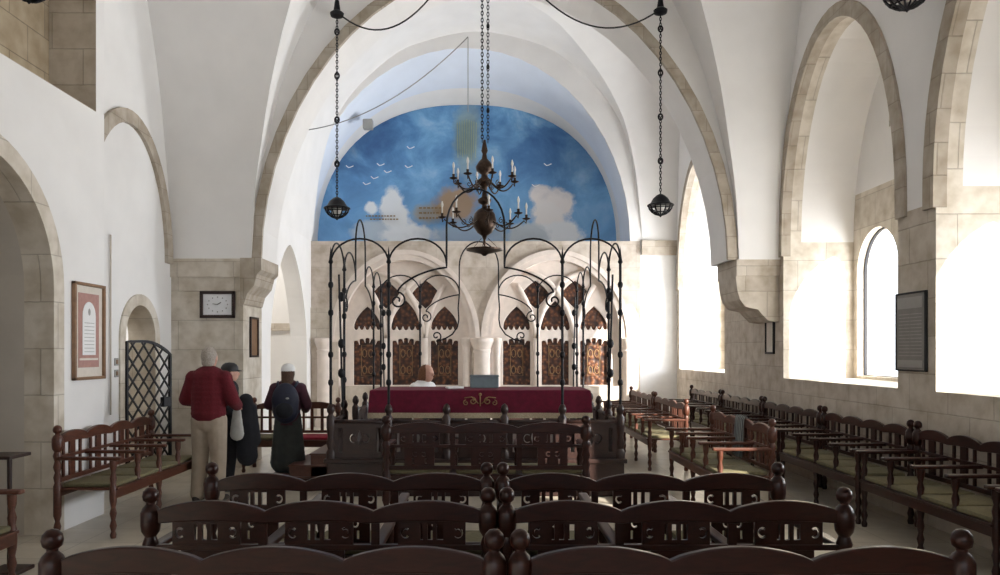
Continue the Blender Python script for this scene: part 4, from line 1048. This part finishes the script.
cap(m2, J2, 1.5/1.7, 'black', '')
m3 = person('person', 'person in dark coat and long skirt wearing a white cap, seen from behind', ((288-VX)*9.5/FPX, 9.5, 0), .1, 1.48, STAND,
       [('coat', 'maroon', lambda mb, V, J, k_: top_shell(mb, V, J, k_, .034, .72, 1.35, 1.0), .014),
        ('skirt', 'skirt', lambda mb, V, J, k_: (mb.limb(V((0, 0, .95)), V((0, 0, .3)), .15*k_, .20*k_, 1.3, .95)), .016)]+shoes('shoe'), ('hair_brown', long_hair))
cap(m3, STAND, 1.48/1.7, 'cap_white', '')
# backpack (held by the wearer: a thing of its own)
k3 = 1.48/1.7; t = thing('backpack', 'dark navy backpack with a small pale logo on the back of the white capped person', 'backpack', (m3.location.x, m3.location.y, -.04), .1)
mb = MB(); mb.ball((0, -.2, 1.08), (.17, .10, .23), 18, 12); mb.ball((0, -.2, .98), (.165, .11, .18), 18, 12); link_mesh('bag', remesh(mb, .012, 4), M['navy'], t, True)
mb = MB(); mb.ball((0, -.29, .97), (.11, .05, .10), 14, 10); mb.build('pocket', M['black_cloth'], t, True)
mb = MB(); mb.ball((.04, -.303, 1.12), (.022, .008, .012), 10, 6); mb.build('logo', M['bag'], t, True)
for s in (-1, 1): MB().tube([(s*.11, -.15, 1.26), (s*.12, -.02, 1.31), (s*.12, .09, 1.22), (s*.13, .12, 1.08), (s*.14, .0, .95), (s*.13, -.12, .92)], .018, 6).build('strap', M['navy'], t, True)
# jacket and bag carried by the second person
o = MB(); o.limb((0, 0, 1.08), (.02, -.02, .45), .09, .13, 1.0, .55); o.limb((.08, 0, 1.0), (.10, 0, .62), .05, .08, 1, .6)
o = link_mesh('jacket', remesh(o, .014, 3), M['black_cloth'], None, True, ((246-VX)*8.75/FPX, 8.75, 0)); tag(o, 'black jacket hanging folded over an arm of the black capped person', 'jacket')
mb = MB(); mb.limb((0, 0, .98), (.0, 0, .72), .05, .085, 1.0, .4); o = link_mesh('bag', remesh(mb, .012, 3), M['bag'], None, True, ((237-VX)*8.55/FPX, 8.55, 0)); tag(o, 'pale grey cloth bag hanging beside the black jacket', 'bag')
def seated_trousers(mb, V, J, k_):
    mb.limb(V((0, 0, .42)), V((0, .08, .42)), .13*k_, .13*k_, 1.25, .95)
    for hip, kn, an in (('hipL', 'knL', 'anL'), ('hipR', 'knR', 'anR')):
        A, B, Cc = V(J[hip]), V(J[kn]), V(J[an]); mb.limb(A, B, .095*k_, .072*k_); mb.limb(B, Cc, .07*k_, .06*k_)
# seated reader behind the table
JS = dict(STAND)
JS.update(head=(0, .10, .93), chest=(0, .03, .60), pelvis=(0, 0, .33), shL=(-.165, .02, .73), shR=(.165, .02, .73), elL=(-.21, .12, .50), elR=(.21, .12, .50), wrL=(-.1, .3, .48), wrR=(.1, .3, .48),
  hipL=(-.09, .03, .40), hipR=(.09, .03, .40), knL=(-.11, .42, .42), knR=(.11, .42, .42), anL=(-.11, .40, .09), anR=(.11, .40, .09), toL=(-.12, .54, .035), toR=(.12, .54, .035))
m4 = person('person', 'auburn haired person in a white shirt sitting behind the burgundy table', ((421-VX)*10.25/FPX, 10.35, .43), -2.2, 1.7, JS,
       [('shirt', 'white', lambda mb, V, J, k_: top_shell(mb, V, J, k_, .02, .34, 1.25, .95), .012), ('trousers', 'navy', seated_trousers, .014)]+shoes('shoe'), ('hair_red', long_hair))
bpy.context.view_layer.update()
